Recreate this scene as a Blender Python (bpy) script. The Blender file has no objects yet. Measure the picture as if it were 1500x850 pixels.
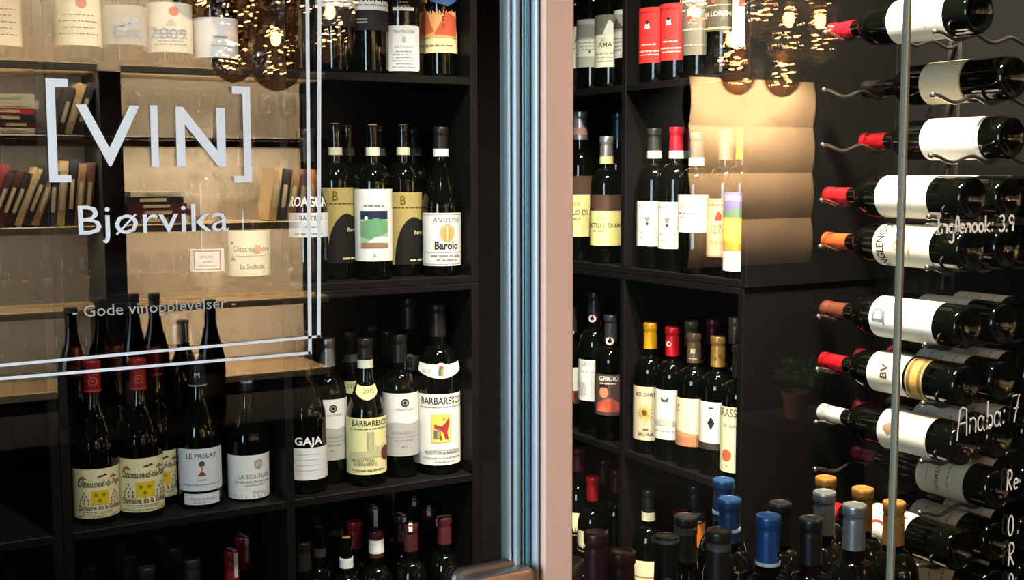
import bpy, math, random
from mathutils import Vector, Matrix
random.seed(7)
D = bpy.data
SC = bpy.context.scene
COL = SC.collection
R = math.radians

# ------------------------------------------------------------------ camera
F, PITCH, YAW, ROLL, H = 1752.6, .0992, .5323, -.00237, 1.60
FW = Vector((math.sin(YAW)*math.cos(PITCH), math.cos(YAW)*math.cos(PITCH), -math.sin(PITCH)))
RT0 = Vector((math.cos(YAW), -math.sin(YAW), 0)); UP0 = RT0.cross(FW)
RT = RT0*math.cos(ROLL) + UP0*math.sin(ROLL); UP = -RT0*math.sin(ROLL) + UP0*math.cos(ROLL)
cd = D.cameras.new('camera'); cam = D.objects.new('camera', cd); COL.objects.link(cam)
cd.sensor_width = 36; cd.lens = 36*F/1500; cd.clip_start = .02
M = Matrix((RT, UP, -FW)).transposed().to_4x4(); M.translation = Vector((0, 0, H)); cam.matrix_world = M
SC.camera = cam
def ray(px, py): return FW + RT*((px-750)/F) - UP*((py-425)/F)
def at(px, py, x=None, y=None, z=None):
    d = ray(px, py)
    t = x/d.x if x is not None else y/d.y if y is not None else (z-H)/d.z
    return Vector((d.x*t, d.y*t, H+d.z*t))
def zat(px, py, dist):                      # height seen at a pixel at a horizontal distance
    d = ray(px, py); return H + d.z*dist/math.hypot(d.x, d.y)

# ------------------------------------------------------------------ world, light, exposure
w = D.worlds.new('world'); SC.world = w; w.use_nodes = True
w.node_tree.nodes['Background'].inputs[0].default_value = (.55, .72, 1, 1)
w.node_tree.nodes['Background'].inputs[1].default_value = .35
vs = SC.view_settings; vs.view_transform = 'Standard'; vs.look = 'None'; vs.exposure = 0; vs.gamma = 1; vs.use_curve_mapping = False
def area(name, loc, to, sx, sy, energy, col):
    l = D.lights.new(name, 'AREA'); l.shape = 'RECTANGLE'; l.size = sx; l.size_y = sy; l.energy = energy; l.color = col
    o = D.objects.new(name, l); COL.objects.link(o); o.location = loc
    o.rotation_euler = (Vector(to)-Vector(loc)).to_track_quat('-Z', 'Y').to_euler(); return o
def spot(name, loc, to, energy, col, deg=70, blend=.6, rad=.04, parent=None):
    l = D.lights.new(name, 'SPOT'); l.energy = energy; l.color = col; l.spot_size = R(deg); l.spot_blend = blend; l.shadow_soft_size = rad
    o = D.objects.new(name, l); COL.objects.link(o); o.location = loc
    o.rotation_euler = (Vector(to)-Vector(loc)).to_track_quat('-Z', 'Y').to_euler(); return o
area('window_daylight', (-2.62, -.55, 1.75), (-1, -.15, 1.6), 1.7, 1.7, 200, (.66, .85, 1))
SC.cycles.transparent_max_bounces = 28
WARM = (1, .88, .70)

# ------------------------------------------------------------------ materials
def lin(h):
    h = h.lstrip('#'); h = ''.join(c*2 for c in h) if len(h) == 3 else h; v = [int(h[i:i+2], 16)/255 for i in (0, 2, 4)]
    return tuple(c/12.92 if c <= .04045 else ((c+.055)/1.055)**2.4 for c in v)
MATS = {}
def mat(key, rough=.5, metal=0., spec=.5, noise=0., scale=40., bump=0., emit=0., coat=0., stretch=None):
    """key is a hex colour; noise mottles it, bump gives fine relief"""
    k = (key, rough, metal, spec, noise, scale, bump, emit, coat, stretch)
    if k in MATS: return MATS[k]
    m = D.materials.new('m_'+key.lstrip('#')); m.use_nodes = True; nt = m.node_tree; b = nt.nodes['Principled BSDF']
    c = lin(key); b.inputs['Base Color'].default_value = (*c, 1)
    b.inputs['Roughness'].default_value = rough; b.inputs['Metallic'].default_value = metal
    b.inputs['Specular IOR Level'].default_value = spec; b.inputs['Coat Weight'].default_value = coat
    if emit: b.inputs['Emission Color'].default_value = (*c, 1); b.inputs['Emission Strength'].default_value = emit
    if noise or bump:
        tc = nt.nodes.new('ShaderNodeTexCoord'); n = nt.nodes.new('ShaderNodeTexNoise'); n.inputs['Scale'].default_value = scale; n.inputs['Detail'].default_value = 4
        src = tc.outputs['Object']
        if stretch:
            mp = nt.nodes.new('ShaderNodeMapping'); mp.inputs['Scale'].default_value = stretch; nt.links.new(src, mp.inputs[0]); src = mp.outputs[0]
        nt.links.new(src, n.inputs['Vector'])
        if noise:
            mx = nt.nodes.new('ShaderNodeMix'); mx.data_type = 'RGBA'
            mx.inputs[6].default_value = (*[v*(1-noise) for v in c], 1); mx.inputs[7].default_value = (*[min(1, v*(1+noise)) for v in c], 1)
            nt.links.new(n.outputs[0], mx.inputs[0]); nt.links.new(mx.outputs[2], b.inputs['Base Color'])
        if bump:
            bp = nt.nodes.new('ShaderNodeBump'); bp.inputs['Strength'].default_value = bump; bp.inputs['Distance'].default_value = .002
            nt.links.new(n.outputs[0], bp.inputs['Height']); nt.links.new(bp.outputs[0], b.inputs['Normal'])
    MATS[k] = m; return m
def clear_glass(name, f0, tint, rough=0., bump=0.):
    m = D.materials.new(name); m.use_nodes = True; nt = m.node_tree; nt.nodes.clear()
    out = nt.nodes.new('ShaderNodeOutputMaterial'); mix = nt.nodes.new('ShaderNodeMixShader')
    tr = nt.nodes.new('ShaderNodeBsdfTransparent'); tr.inputs[0].default_value = (*tint, 1)
    gl = nt.nodes.new('ShaderNodeBsdfGlossy'); gl.inputs['Roughness'].default_value = rough
    lw = nt.nodes.new('ShaderNodeLayerWeight'); lw.inputs[0].default_value = .5
    pw = nt.nodes.new('ShaderNodeMath'); pw.operation = 'POWER'; pw.inputs[1].default_value = 5
    ma = nt.nodes.new('ShaderNodeMath'); ma.operation = 'MULTIPLY_ADD'; ma.inputs[1].default_value = 1-f0; ma.inputs[2].default_value = f0
    L = nt.links.new
    L(lw.outputs['Facing'], pw.inputs[0]); L(pw.outputs[0], ma.inputs[0]); L(ma.outputs[0], mix.inputs[0])
    L(tr.outputs[0], mix.inputs[1]); L(gl.outputs[0], mix.inputs[2]); L(mix.outputs[0], out.inputs[0])
    if bump:
        tc = nt.nodes.new('ShaderNodeTexCoord'); n = nt.nodes.new('ShaderNodeTexVoronoi'); n.inputs['Scale'].default_value = 90
        bp = nt.nodes.new('ShaderNodeBump'); bp.inputs['Strength'].default_value = bump; bp.inputs['Distance'].default_value = .004
        L(tc.outputs['Object'], n.inputs['Vector']); L(n.outputs['Distance'], bp.inputs['Height']); L(bp.outputs[0], gl.inputs['Normal'])
    return m
PANE = clear_glass('pane_glass', .085, (.97, .985, .98))
STEM = clear_glass('stemware_glass', .07, (.99, .99, .99))
SMOKE = clear_glass('smoked_glass', .10, (.30, .22, .16), .04, .9)
BOTTLE = mat('#050604', .05, spec=.5)
BOTTLE_BROWN = mat('#1a1410', .07, spec=.55)
SHELF = mat('#100f0e', .5, spec=.11, noise=.18, scale=60, bump=.12, stretch=(1, 1, 8))
PAPER = dict(rough=.7, spec=.2)

# ------------------------------------------------------------------ mesh helpers
class MB:
    def __init__(s): s.v = []; s.f = []; s.m = []
    def add(s, vs_, fs, mi=0):
        o = len(s.v); s.v += [tuple(p) for p in vs_]; s.f += [tuple(i+o for i in f) for f in fs]; s.m += [mi]*len(fs); return s
    def box(s, x0, x1, y0, y1, z0, z1, mi=0):
        return s.add([(x, y, z) for x in (x0, x1) for y in (y0, y1) for z in (z0, z1)],
                     [(0, 1, 3, 2), (4, 6, 7, 5), (0, 4, 5, 1), (2, 3, 7, 6), (0, 2, 6, 4), (1, 5, 7, 3)], mi)
    def bbox(s, x0, x1, y0, y1, z0, z1, b=.004, mi=0):          # box with every edge chamfered
        vs_ = []; fs = []
        P = [(x0, x1), (y0, y1), (z0, z1)]; idx = {}
        for cx in (0, 1):
            for cy in (0, 1):
                for cz in (0, 1):
                    c = (cx, cy, cz)
                    for a in range(3):
                        p = [P[k][c[k]] + (0 if k == a else (b if c[k] == 0 else -b)) for k in range(3)]
                        idx[c, a] = len(vs_); vs_.append(p)
        for a in range(3):
            o = [k for k in range(3) if k != a]
            for sgn in (0, 1):
                q = []
                for (i, j) in ((0, 0), (1, 0), (1, 1), (0, 1)):
                    c = [0, 0, 0]; c[a] = sgn; c[o[0]] = i; c[o[1]] = j; q.append(idx[tuple(c), a])
                fs.append(q if (sgn == 1) == (a != 1) else q[::-1])
        for a in range(3):                                       # edges along a
            o = [k for k in range(3) if k != a]
            for i in (0, 1):
                for j in (0, 1):
                    c0 = [0, 0, 0]; c1 = [0, 0, 0]; c0[o[0]] = c1[o[0]] = i; c0[o[1]] = c1[o[1]] = j; c1[a] = 1
                    c0, c1 = tuple(c0), tuple(c1)
                    fs.append((idx[c0, o[0]], idx[c0, o[1]], idx[c1, o[1]], idx[c1, o[0]]))
        for cx in (0, 1):
            for cy in (0, 1):
                for cz in (0, 1): fs.append([idx[(cx, cy, cz), a] for a in range(3)])
        return s.add(vs_, fs, mi)
    def lathe(s, prof, n=28, mi=0, c=(0, 0, 0), cap=True):
        vs_ = []; fs = []
        for (r, z) in prof:
            for k in range(n):
                a = 2*math.pi*k/n; vs_.append((c[0]+r*math.sin(a), c[1]-r*math.cos(a), c[2]+z))
        for i in range(len(prof)-1):
            for k in range(n):
                k2 = (k+1) % n; fs.append((i*n+k, i*n+k2, (i+1)*n+k2, (i+1)*n+k))
        if cap:
            fs.append(tuple(range(n))[::-1]); fs.append(tuple(range((len(prof)-1)*n, len(prof)*n)))
        return s.add(vs_, fs, mi)
    def tube(s, path, r, n=8, mi=0):
        P = [Vector(p) for p in path]; vs_ = []; fs = []; u = None
        for i, p in enumerate(P):
            t = (P[min(i+1, len(P)-1)]-P[max(i-1, 0)]).normalized()
            if u is None: u = t.cross(Vector((0, 0, 1)) if abs(t.z) < .9 else Vector((1, 0, 0))).normalized()
            u = (u - t*u.dot(t)).normalized(); v = t.cross(u)
            for k in range(n):
                a = 2*math.pi*k/n; vs_.append(p + (u*math.cos(a)+v*math.sin(a))*r)
        for i in range(len(P)-1):
            for k in range(n):
                k2 = (k+1) % n; fs.append((i*n+k, i*n+k2, (i+1)*n+k2, (i+1)*n+k))
        fs.append(tuple(range(n))[::-1]); fs.append(tuple(range((len(P)-1)*n, len(P)*n)))
        return s.add(vs_, fs, mi)
    def ball(s, c, r, n=10, mi=0, sz=1):
        return s.lathe([(max(.0003, r*math.sin(math.pi*i/8)), -r*sz*math.cos(math.pi*i/8)) for i in range(9)], n, mi, c)
    def mesh(s, name, mats, smooth=None):
        me = D.meshes.new(name); me.from_pydata(s.v, [], s.f)
        for m in mats: me.materials.append(m)
        me.polygons.foreach_set('material_index', s.m)
        if smooth is not None:
            me.polygons.foreach_set('use_smooth', [True]*len(s.f)); me.update()
            try: me.set_sharp_from_angle(angle=R(smooth))
            except Exception: pass
        me.validate(); me.update(); return me
    def build(s, name, mats, parent=None, smooth=None):
        if not isinstance(mats, (list, tuple)): mats = [mats]
        return obj(name, s.mesh(name, mats, smooth), parent)
def obj(name, me, parent=None):
    o = D.objects.new(name, me); COL.objects.link(o)
    if parent: o.parent = parent
    return o
def tag(o, label=None, cat=None, group=None, kind=None):
    if label: o['label'] = label
    if cat: o['category'] = cat
    if group: o['group'] = group
    if kind: o['kind'] = kind
    return o
def empty(name, loc=(0, 0, 0), label=None, cat=None, group=None, kind=None, rz=0):
    o = D.objects.new(name, None); COL.objects.link(o); o.location = loc; o.rotation_euler = (0, 0, rz); o.empty_display_size = .02
    return tag(o, label, cat, group, kind)

TXT = {}
def text2d(s, bold=0.):
    """(verts, faces) of a word, capitals 1 high, centred on x=0, baseline at 0"""
    if (s, bold) in TXT: return TXT[s, bold]
    cu = D.curves.new('t', 'FONT'); cu.body = s; cu.size = 1; cu.align_x = 'CENTER'; cu.resolution_u = 2; cu.offset = bold
    o = D.objects.new('t', cu); me = D.meshes.new_from_object(o)
    vv = [(v.co.x/.729, v.co.y/.729) for v in me.vertices]; ff = [tuple(p.vertices) for p in me.polygons]
    D.objects.remove(o); D.curves.remove(cu); D.meshes.remove(me)
    TXT[s, bold] = (vv, ff); return vv, ff

# ------------------------------------------------------------------ the cellar: layout in metres
YG = 1.02                      # plane of the glass front
YL, XR = 2.12, 1.545           # front planes of the two shelving runs
YB, XB = 2.54, 1.95            # the walls behind them
ZA, ZB_, ZC, ZD = H+.186, H-.211, H-.6205, H-1.03    # tops of the shelf boards
ZE = ZA+.41; ZTOP = ZE+.41
T = .016
CEIL, RC = 2.72, 2.95
XL = -.55

def structure(name, mb, m, smooth=None, label=None, cat=None):
    o = mb.build(name, m, None, smooth); o['kind'] = 'structure'; tag(o, label, cat); return o
WALLD = mat('#0e0d0c', .6, spec=.15, noise=.15, scale=12, bump=.1)
structure('floor', MB().box(-2.7, 6.3, -3.75, YB+.1, -.06, 0), mat('#100d0b', .75, spec=.12, noise=.3, scale=6, bump=.1), label='dark wooden floor of the wine bar', cat='floor')
structure('wall_back', MB().box(XL-.1, XB+.1, YB, YB+.1, 0, RC), WALLD, label='black wall behind the left wine shelves', cat='wall')
structure('wall_right', MB().box(XB, XB+.1, YG+.03, YB, 0, RC), WALLD, label='black wall carrying the horizontal bottle rack', cat='wall')
structure('wall_left', MB().box(XL-.1, XL, YG+.05, YB, 0, RC), WALLD, label='black end wall of the wine cellar', cat='wall')
structure('ceiling', MB().box(XL-.1, XB+.1, YG+.05, YB, CEIL, RC), mat('#26241f', .8, noise=.1, scale=9), label='dark ceiling of the wine cellar', cat='ceiling')

# --- shelving modules
def shelf_unit(name, label, horizontal, a0, a1, front, back, z0, z1, boards, divs, plinth=0):
    """a0..a1 run of the unit; horizontal True: runs along x facing -y, False: runs along y facing -x"""
    e = empty(name, ((a0+a1)/2 if horizontal else (front+back)/2, (front+back)/2 if horizontal else (a0+a1)/2, z0 if not plinth else 0), label, 'shelf unit', 'black wine shelving')
    ox, oy, oz = e.location
    def part(nm, p0, p1, f0, f1, q0, q1):
        if horizontal: b = (p0-ox, p1-ox, f0-oy, f1-oy, q0-oz, q1-oz)
        else: b = (f0-ox, f1-ox, p0-oy, p1-oy, q0-oz, q1-oz)
        return MB().bbox(*b, b=.0012).build(nm, SHELF, e)
    part('side_panel', a0, a0+T, front, back-.008, z0, z1); part('side_panel', a1-T, a1, front, back-.008, z0, z1)
    part('top_panel', a0+T, a1-T, front, back-.008, z1-.014, z1); part('bottom_panel', a0+T, a1-T, front, back-.008, z0, z0+.014)
    part('back_panel', a0, a1, back-.008, back, z0, z1)
    edges = [a0+T] + [x for d in divs for x in (d-T/2, d+T/2)] + [a1-T]
    for d in divs: part('divider', d-T/2, d+T/2, front, back-.008, z0+.014, z1-.014)
    for zb in boards:
        for i in range(0, len(edges), 2): part('shelf_board', edges[i], edges[i+1], front+.001, back-.008, zb-.0155, zb)
    if plinth: part('plinth', a0, a1, front+.03, back-.02, 0, z0)
    return e
DIV = .762
ZF = .17
for nm, x0, x1, dv in (('near the VIN lettering', -.45, .3515, -.05), ('holding the barolo and barbaresco bottles', .3525, 1.17, DIV)):
    shelf_unit('shelf_unit', 'black lower shelf unit on the left run, ' + nm, True, x0, x1, YL, YB, ZF, ZB_-.0145, [ZC, ZD], [dv], 1)
    shelf_unit('shelf_unit', 'black upper shelf unit on the left run, ' + nm, True, x0, x1, YL, YB, ZB_-.014, ZTOP, [ZA, ZE], [dv])
YD, YE0 = 2.143, 1.746
shelf_unit('shelf_unit', 'black lower shelf unit on the right run beside the bottle rack', False, YE0, YB-.002, XR, XB, ZF, ZB_-.0145, [ZC, ZD], [YD], 1)
shelf_unit('shelf_unit', 'black upper shelf unit on the right run beside the bottle rack', False, YE0-.006, YB-.002, XR, XB, ZB_-.014, ZTOP, [ZA, ZE], [YD])

# ------------------------------------------------------------------ bottles
def ss(a, b, t): t = max(0, min(1, t)); t = t*t*(3-2*t); return a+(b-a)*t
def profile(kind, h, r, bare=False):
    """radius as a function of height"""
    rn = (.0118 if bare else .0138)*(h/.30 if h > .34 else 1); lip = h-.014
    if kind == 'bordeaux': zs, ze = .62*h, .755*h
    elif kind == 'burgundy': zs, ze = .46*h, .80*h
    elif kind == 'flute': zs, ze = .45*h, .86*h
    elif kind == 'magnum': zs, ze = .60*h, .76*h
    elif kind == 'flask': zs, ze = .66*h, .74*h
    def rad(z):
        if z < .008: return r*(.90+.10*math.sqrt(max(0, z/.008)))
        if z < zs: return r
        if z < ze:
            t = (z-zs)/(ze-zs)
            if kind in ('bordeaux', 'magnum', 'flask'): k = math.sqrt(max(0, 1-t**2.3)); return rn*1.06+(r-rn*1.06)*(k*.8+.2*(1-ss(0, 1, t)))
            return rn*1.1+(r-rn*1.1)*(.5+.5*math.cos(math.pi*t**.92))
        if z < lip: return rn*1.06+(rn-rn*1.06)*(z-ze)/(lip-ze)
        return rn*(1.18 if bare else 1.10)
    zz = [0, .002, .005, .008] + [zs*i/3 for i in range(1, 4)] + [zs+(ze-zs)*i/14 for i in range(1, 15)] + [ze+(lip-ze)*i/3 for i in range(1, 3)] + [lip-.001, lip, h-.003]
    return rad, zz
BODY = {}
def body_mesh(kind, h, r, m, bare=False):
    k = (kind, round(h, 3), round(r, 4), m.name, bare)
    if k not in BODY:
        rad, zz = profile(kind, h, r, bare); b = MB()
        pr = [(.0006, .018), (r*.35, .014), (r*.62, .006), (r*.80, .001)] + [(rad(z), z) for z in zz] + [(rad(h)*.97, h-.0005), (.0095, h), (.0005, h)]
        b.lathe(pr, 32); BODY[k] = b.mesh('glass_body', [m], 50)
    return BODY[k]
def ring_mesh(rad, z0, z1, off, m, top=False, n=28, rings=()):
    st = max(3, int((z1-z0)/.004)); pr = []
    for i in range(st+1):
        z = z0+(z1-z0)*i/st; e = off
        for q in rings:
            if abs(z-q) < .003: e -= .0007
        pr.append((rad(min(z, 9))+e, z))
    if top: r = pr[-1][0]; pr += [(r*.94, z1+.0012), (r*.8, z1+.0016), (r*.72, z1+.0008), (.0004, z1+.0008)]
    else: pr = [(pr[0][0]-off*.9, z0)] + pr + [(pr[-1][0]-off*.9, z1)]
    return MB().lathe(pr, n, cap=top).mesh('ring', [m], 40)
def patch(b, rad, t0, t1, z0, z1, e, mi=0, n=None, chamfer=0):
    n = n or max(2, int(abs(t1-t0)/.13)); vs_ = []; fs = []
    for i in range(n+1):
        t = t0+(t1-t0)*i/n; c = chamfer*max(0, 1-min(i, n-i)/1.0)
        for z in (z0+c, z1-c):
            rr = rad(z)+e; vs_.append((rr*math.sin(t), -rr*math.cos(t), z))
    for i in range(n): fs.append((2*i, 2*i+2, 2*i+3, 2*i+1))
    b.add(vs_, fs, mi)
def draw(prints, lh, z0, rad, r):
    """flat print wrapped round the bottle; u, v in label heights"""
    b = MB(); cols = []
    def ci(c):
        if c not in cols: cols.append(c)
        return cols.index(c)
    def put(vs2, fs, c, e):
        st = .12*r/lh                      # wide faces are cut in strips so that they follow the curve
        for f in fs:
            us = [vs2[i][0] for i in f]; u0, u1 = min(us), max(us); n = max(1, math.ceil((u1-u0)/st-1e-6)) if u1-u0 > st*1.5 else 1
            for k in range(n):
                P = [vs2[i] for i in f]
                if n > 1:
                    for lim, sg in ((u0+(u1-u0)*k/n, 1), (u0+(u1-u0)*(k+1)/n, -1)):
                        Q = []
                        for i, q in enumerate(P):
                            q2 = P[(i+1) % len(P)]; a, d = (q[0]-lim)*sg, (q2[0]-lim)*sg
                            if a >= 0: Q.append(q)
                            if a*d < 0: t = a/(a-d); Q.append((lim, q[1]+(q2[1]-q[1])*t))
                        P = Q
                if len(P) < 3: continue
                o = []
                for (u, v) in P:
                    z = z0+v*lh; t = u*lh/r; rr = rad(z)+e; o.append((rr*math.sin(t), -rr*math.cos(t), z))
                b.add(o, [tuple(range(len(o)))], ci(c))
    lay = 0
    for p in prints:
        lay += 1; e = .0010+.00006*lay; k = p[0]
        if k == 't':
            _, s, u, v, sz, c = p[:6]; bold = p[6] if len(p) > 6 else 0; sx = p[7] if len(p) > 7 else 1; arc = p[8] if len(p) > 8 else 0
            vv, ff = text2d(s, bold); put([(u+x*sz*sx, v+y*sz-arc*(x*sz*sx)**2) for x, y in vv], ff, c, e)
        elif k == 'r':
            _, u0, v0, u1, v1, c = p; n = max(1, int(abs(u1-u0)*lh/r/.13))
            put([(u0+(u1-u0)*i/n, v) for i in range(n+1) for v in (v0, v1)], [(2*i, 2*i+2, 2*i+3, 2*i+1) for i in range(n)], c, e)
        elif k == 'c':
            _, u, v, q, c = p[:5]; sq = p[5] if len(p) > 5 else 1
            put([(u+q*math.cos(a*math.pi/8), v+q*sq*math.sin(a*math.pi/8)) for a in range(16)], [tuple(range(16))], c, e)
        elif k == 'o':
            _, u, v, q, wd, c = p; n = 20
            put([(u+s*math.cos(2*math.pi*a/n), v+s*math.sin(2*math.pi*a/n)) for a in range(n) for s in (q-wd, q)], [(2*a, 2*a+1, (2*a+3) % (2*n), (2*a+2) % (2*n)) for a in range(n)], c, e)
        elif k == 'p':
            put(p[1], [tuple(range(len(p[1])))], p[2], e)
        elif k == 'x':                      # a line of print too small to read
            _, u, v, wd, sz, c = p; q = u-wd/2; rnd = random.Random(int((u+v*7+wd)*1e4))
            while q < u+wd/2:
                l = sz*rnd.uniform(1.2, 3.4); l = min(l, u+wd/2-q)
                if l > sz*.4: put([(q, v), (q+l, v), (q+l, v+sz*rnd.uniform(.55, .8)), (q, v+sz*rnd.uniform(.55, .8))], [(0, 1, 2, 3)], c, e)
                q += l+sz*.55
        elif k == 'f':                      # picture frame outline
            _, u0, v0, u1, v1, wd, c = p
            for q in ((u0, v0, u1, v0+wd), (u0, v1-wd, u1, v1), (u0, v0, u0+wd, v1), (u1-wd, v0, u1, v1)):
                n = max(1, int(abs(q[2]-q[0])*lh/r/.13))
                put([(q[0]+(q[2]-q[0])*i/n, v) for i in range(n+1) for v in (q[1], q[3])], [(2*i, 2*i+2, 2*i+3, 2*i+1) for i in range(n)], c, e)
    return b, [mat(c, **PAPER) for c in cols]

RAD = dict(bordeaux=.0365, burgundy=.0392, flute=.037, magnum=.0465, flask=.042)
NB = [0]
def bottle(loc, h, kind, label, cap=None, caplen=.06, lab=None, wdeg=190, col='#e6e4dc', prints=(), band=None, face=0, r=None,
           group=None, glass=None, rot=None, lab2=None, neck=None, seal=None, emboss=False, capmetal=.25, capprint=None, capband=None, tagstrip=None, name='wine_bottle', tilt=0):
    """lab, band, neck and lab2 are heights above the base in metres"""
    r = r or RAD[kind]; e = empty(name, loc, label, 'bottle', group); NB[0] += 1
    if rot is not None: e.rotation_euler = rot
    else:
        n = math.hypot(loc[0], loc[1]); e.rotation_euler = (0, tilt, math.atan2(-loc[0]/n, loc[1]/n)+R(face))
    bare = cap is None; rad, _ = profile(kind, h, r, bare)
    obj('glass_body', body_mesh(kind, h, r, glass or BOTTLE, bare), e)
    if bare: MB().lathe([(.0086, h+.0004), (.0086, h+.0012), (.0004, h+.0012)], 14).build('cork', mat('#b08c5e', .8, noise=.2, scale=200), e)
    if cap:
        cm = mat(cap, .34, capmetal, .5, noise=.06, scale=300, bump=.05)
        c = obj('capsule', ring_mesh(rad, h-caplen, h, .0009, cm, True, rings=(h-.017,)), e)
        if capprint: b, ms = draw(capprint, .02, h-caplen, lambda z: rad(z)+.0006, .0145); b.build('capsule_print', ms, c)
        if capband: obj('capsule_ring', ring_mesh(rad, capband[0], capband[1], .0016, mat(capband[2], .4)), c)
    if band: obj('neck_band', ring_mesh(rad, band[0], band[1], .0014, mat(band[2], **PAPER)), e)
    if neck:                              # shield label on the shoulder
        z0, z1, wd, c, pr = neck; b = MB(); n = 14
        vs_ = []
        for i in range(n+1):
            t = (-1+2*i/n); q = 1-abs(t)**1.6
            for z in (z0+(z1-z0)*.5*(1-q), z1-(z1-z0)*.12*q):
                rr = rad(z)+.0012; a = t*wd; vs_.append((rr*math.sin(a), -rr*math.cos(a), z))
        b.add(vs_, [(2*i, 2*i+2, 2*i+3, 2*i+1) for i in range(n)]); ne = b.build('neck_label', mat(c, **PAPER), e, 60)
        if pr: b, ms = draw(pr, z1-z0, z0, lambda z: rad(z)+.0006, rad((z0+z1)/2)); b.build('label_print', ms, ne)
    if lab:
        z0, z1 = lab[0], lab[1]; b = MB(); a = R(wdeg)/2; ch = lab[2] if len(lab) > 2 else 0
        patch(b, rad, -a, a, z0, z1, .0007, chamfer=ch, n=24); lo = b.build('label', mat(col, .65, 0, .25, noise=.03, scale=90), e, 60)
        if prints: b, ms = draw(prints, z1-z0, z0, rad, r); b.build('label_print', ms, lo)
    elif prints:
        b, ms = draw(prints, .09, .05, rad, r); b.build('glass_print', ms, e)
    if lab2:
        z0, z1, wd, c, pr = lab2; b = MB(); patch(b, rad, -R(wd)/2, R(wd)/2, z0, z1, .0007); lo = b.build('small_label', mat(c, **PAPER), e, 60)
        if pr: b, ms = draw(pr, z1-z0, z0, rad, r); b.build('label_print', ms, lo)
    if seal:                              # round seal on the neck
        z, q, c, c2 = seal; b, ms = draw([('c', 0, 0, 1, '#8e2a2c'), ('c', 0, 0, .88, c), ('c', 0, 0, .45, c2), ('c', .1, .55, .22, c2)], q, z, lambda zz: rad(zz)+.001, rad(z)); b.build('neck_seal', ms, e)
    if emboss:                            # crest moulded in the shoulder glass
        b = MB(); zc = .60*h; rr = random.Random(int(loc[0]*1e4))
        for i in range(26):
            t = rr.uniform(-.75, .75); z = zc+rr.uniform(-.028, .03); q = rad(z)
            b.ball((q*math.sin(t), -q*math.cos(t), z), rr.uniform(.0018, .0036), 6, sz=rr.uniform(.6, 1.6))
        for k in (-1, 1):
            b.tube([((rad(z)+.0006)*math.sin(k*.55*(1-((z-zc)/.04)**2)), -(rad(z)+.0006)*math.cos(k*.55*(1-((z-zc)/.04)**2)), z) for z in [zc-.036+.009*j for j in range(9)]], .0015, 5)
        b.build('embossed_crest', BOTTLE, e, 60)
    if tagstrip:                          # paper tax strip folded over the top
        zl, c, ang = tagstrip; b = MB(); q = rad(h)+.0016; vs_ = []
        for s in (-.004, .004):
            vs_ += [(s, -(rad(h-zl)+.0022), h-zl), (s, -(q+.0004), h-.004), (s, -q*.8, h+.0026), (s, q*.8, h+.0026), (s, q+.0004, h-.006), (s, rad(h-zl*.6)+.0022, h-zl*.6)]
        b.add(vs_, [(i, i+6, i+7, i+1) for i in range(5)]); o = b.build('tax_strip', mat(c, **PAPER), e); o.rotation_euler = (0, 0, R(ang))
    return e

ZS = dict(A=ZA, B=ZB_, C=ZC, D=ZD)
def px_of(x, y, z):
    v = Vector((x, y, z-H)); return 750+F*v.dot(RT)/v.dot(FW)
QUEUE = {}
def stand(unit, row, px, off, top, kind, label, **kw):
    """queue a bottle for a board: px its axis, off its distance behind the board's front; label heights come as pixel rows"""
    r = kw.get('r') or RAD[kind]; py = {'A': 60, 'B': 320, 'C': 620, 'D': 800}[row]
    p = at(px, py, y=YL+off) if unit == 'L' else at(px, py, x=XR+off)
    if unit == 'L': bay = (-.04, .334, YL+.004, YB-.012) if px < 60 else (.37, DIV-.0085, YL+.004, YB-.012) if px < 420 else (DIV+.0085, 1.153, YL+.004, YB-.012)
    else: bay = (XR+.004, XB-.012, YE0+T, YD-.0085) if px > 935 else (XR+.004, XB-.012, YD+.0085, YB-.02)
    QUEUE.setdefault((unit, row, bay), []).append([p.x, p.y, r, p.x, p.y, top, kind, label, kw])
def settle():
    """move queued bottles apart so that none touch, then build them"""
    for (unit, row, bay), lst in QUEUE.items():
        for it in range(400):
            for b in lst:
                if it < 260: b[0] += (b[3]-b[0])*.06; b[1] += (b[4]-b[1])*.06
            for i, a in enumerate(lst):
                for b in lst[:i]:
                    dx, dy = a[0]-b[0], a[1]-b[1]; d = math.hypot(dx, dy) or 1e-6; need = a[2]+b[2]+.001
                    if d < need:
                        k = (need-d)/d*.5; a[0] += dx*k; a[1] += dy*k; b[0] -= dx*k; b[1] -= dy*k
            for b in lst: b[0] = max(bay[0]+b[2], min(bay[1]-b[2], b[0])); b[1] = max(bay[2]+b[2], min(bay[3]-b[2], b[1]))
        for x, y, r, x0, y0, top, kind, label, kw in lst:
            kw = dict(kw); z = ZS[row]; d = math.hypot(x, y); px = px_of(x, y, z+.15); h = kw.pop('h', None)
            zz = lambda py_, q=r: zat(px, py_, d-q)-z
            if h is None: h = zz(top, .012)
            a = lambda k, q=r: None if kw.get(k) is None else (zz(kw[k][1], q), zz(kw[k][0], q), *kw[k][2:])
            for k, q in (('lab', r), ('band', .015), ('neck', .025), ('lab2', r), ('capband', .015)):
                if k in kw: kw[k] = a(k, q)
            if kw.get('seal'): kw['seal'] = (zz(kw['seal'][0], .015), *kw['seal'][1:])
            kw['r'] = r; bottle((x, y, z), h, kind, label, **kw)

K, WH, CRM = '#1b1a18', '#dedcd4', '#e2d8ae'
GL, GR = 'bottles on the left shelves', 'bottles on the right shelves'
def fine(v0, v1, n, wd, sz=.035, c='#77736a', u=0): return [('x', u, v0+(v1-v0)*i/max(1, n-1), wd*(1-.25*(i % 2)), sz, c) for i in range(n)]
L_ = lambda *a, **k: stand('L', *a, group=GL, **k)
R_ = lambda *a, **k: stand('R', *a, group=GR, **k)

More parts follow.
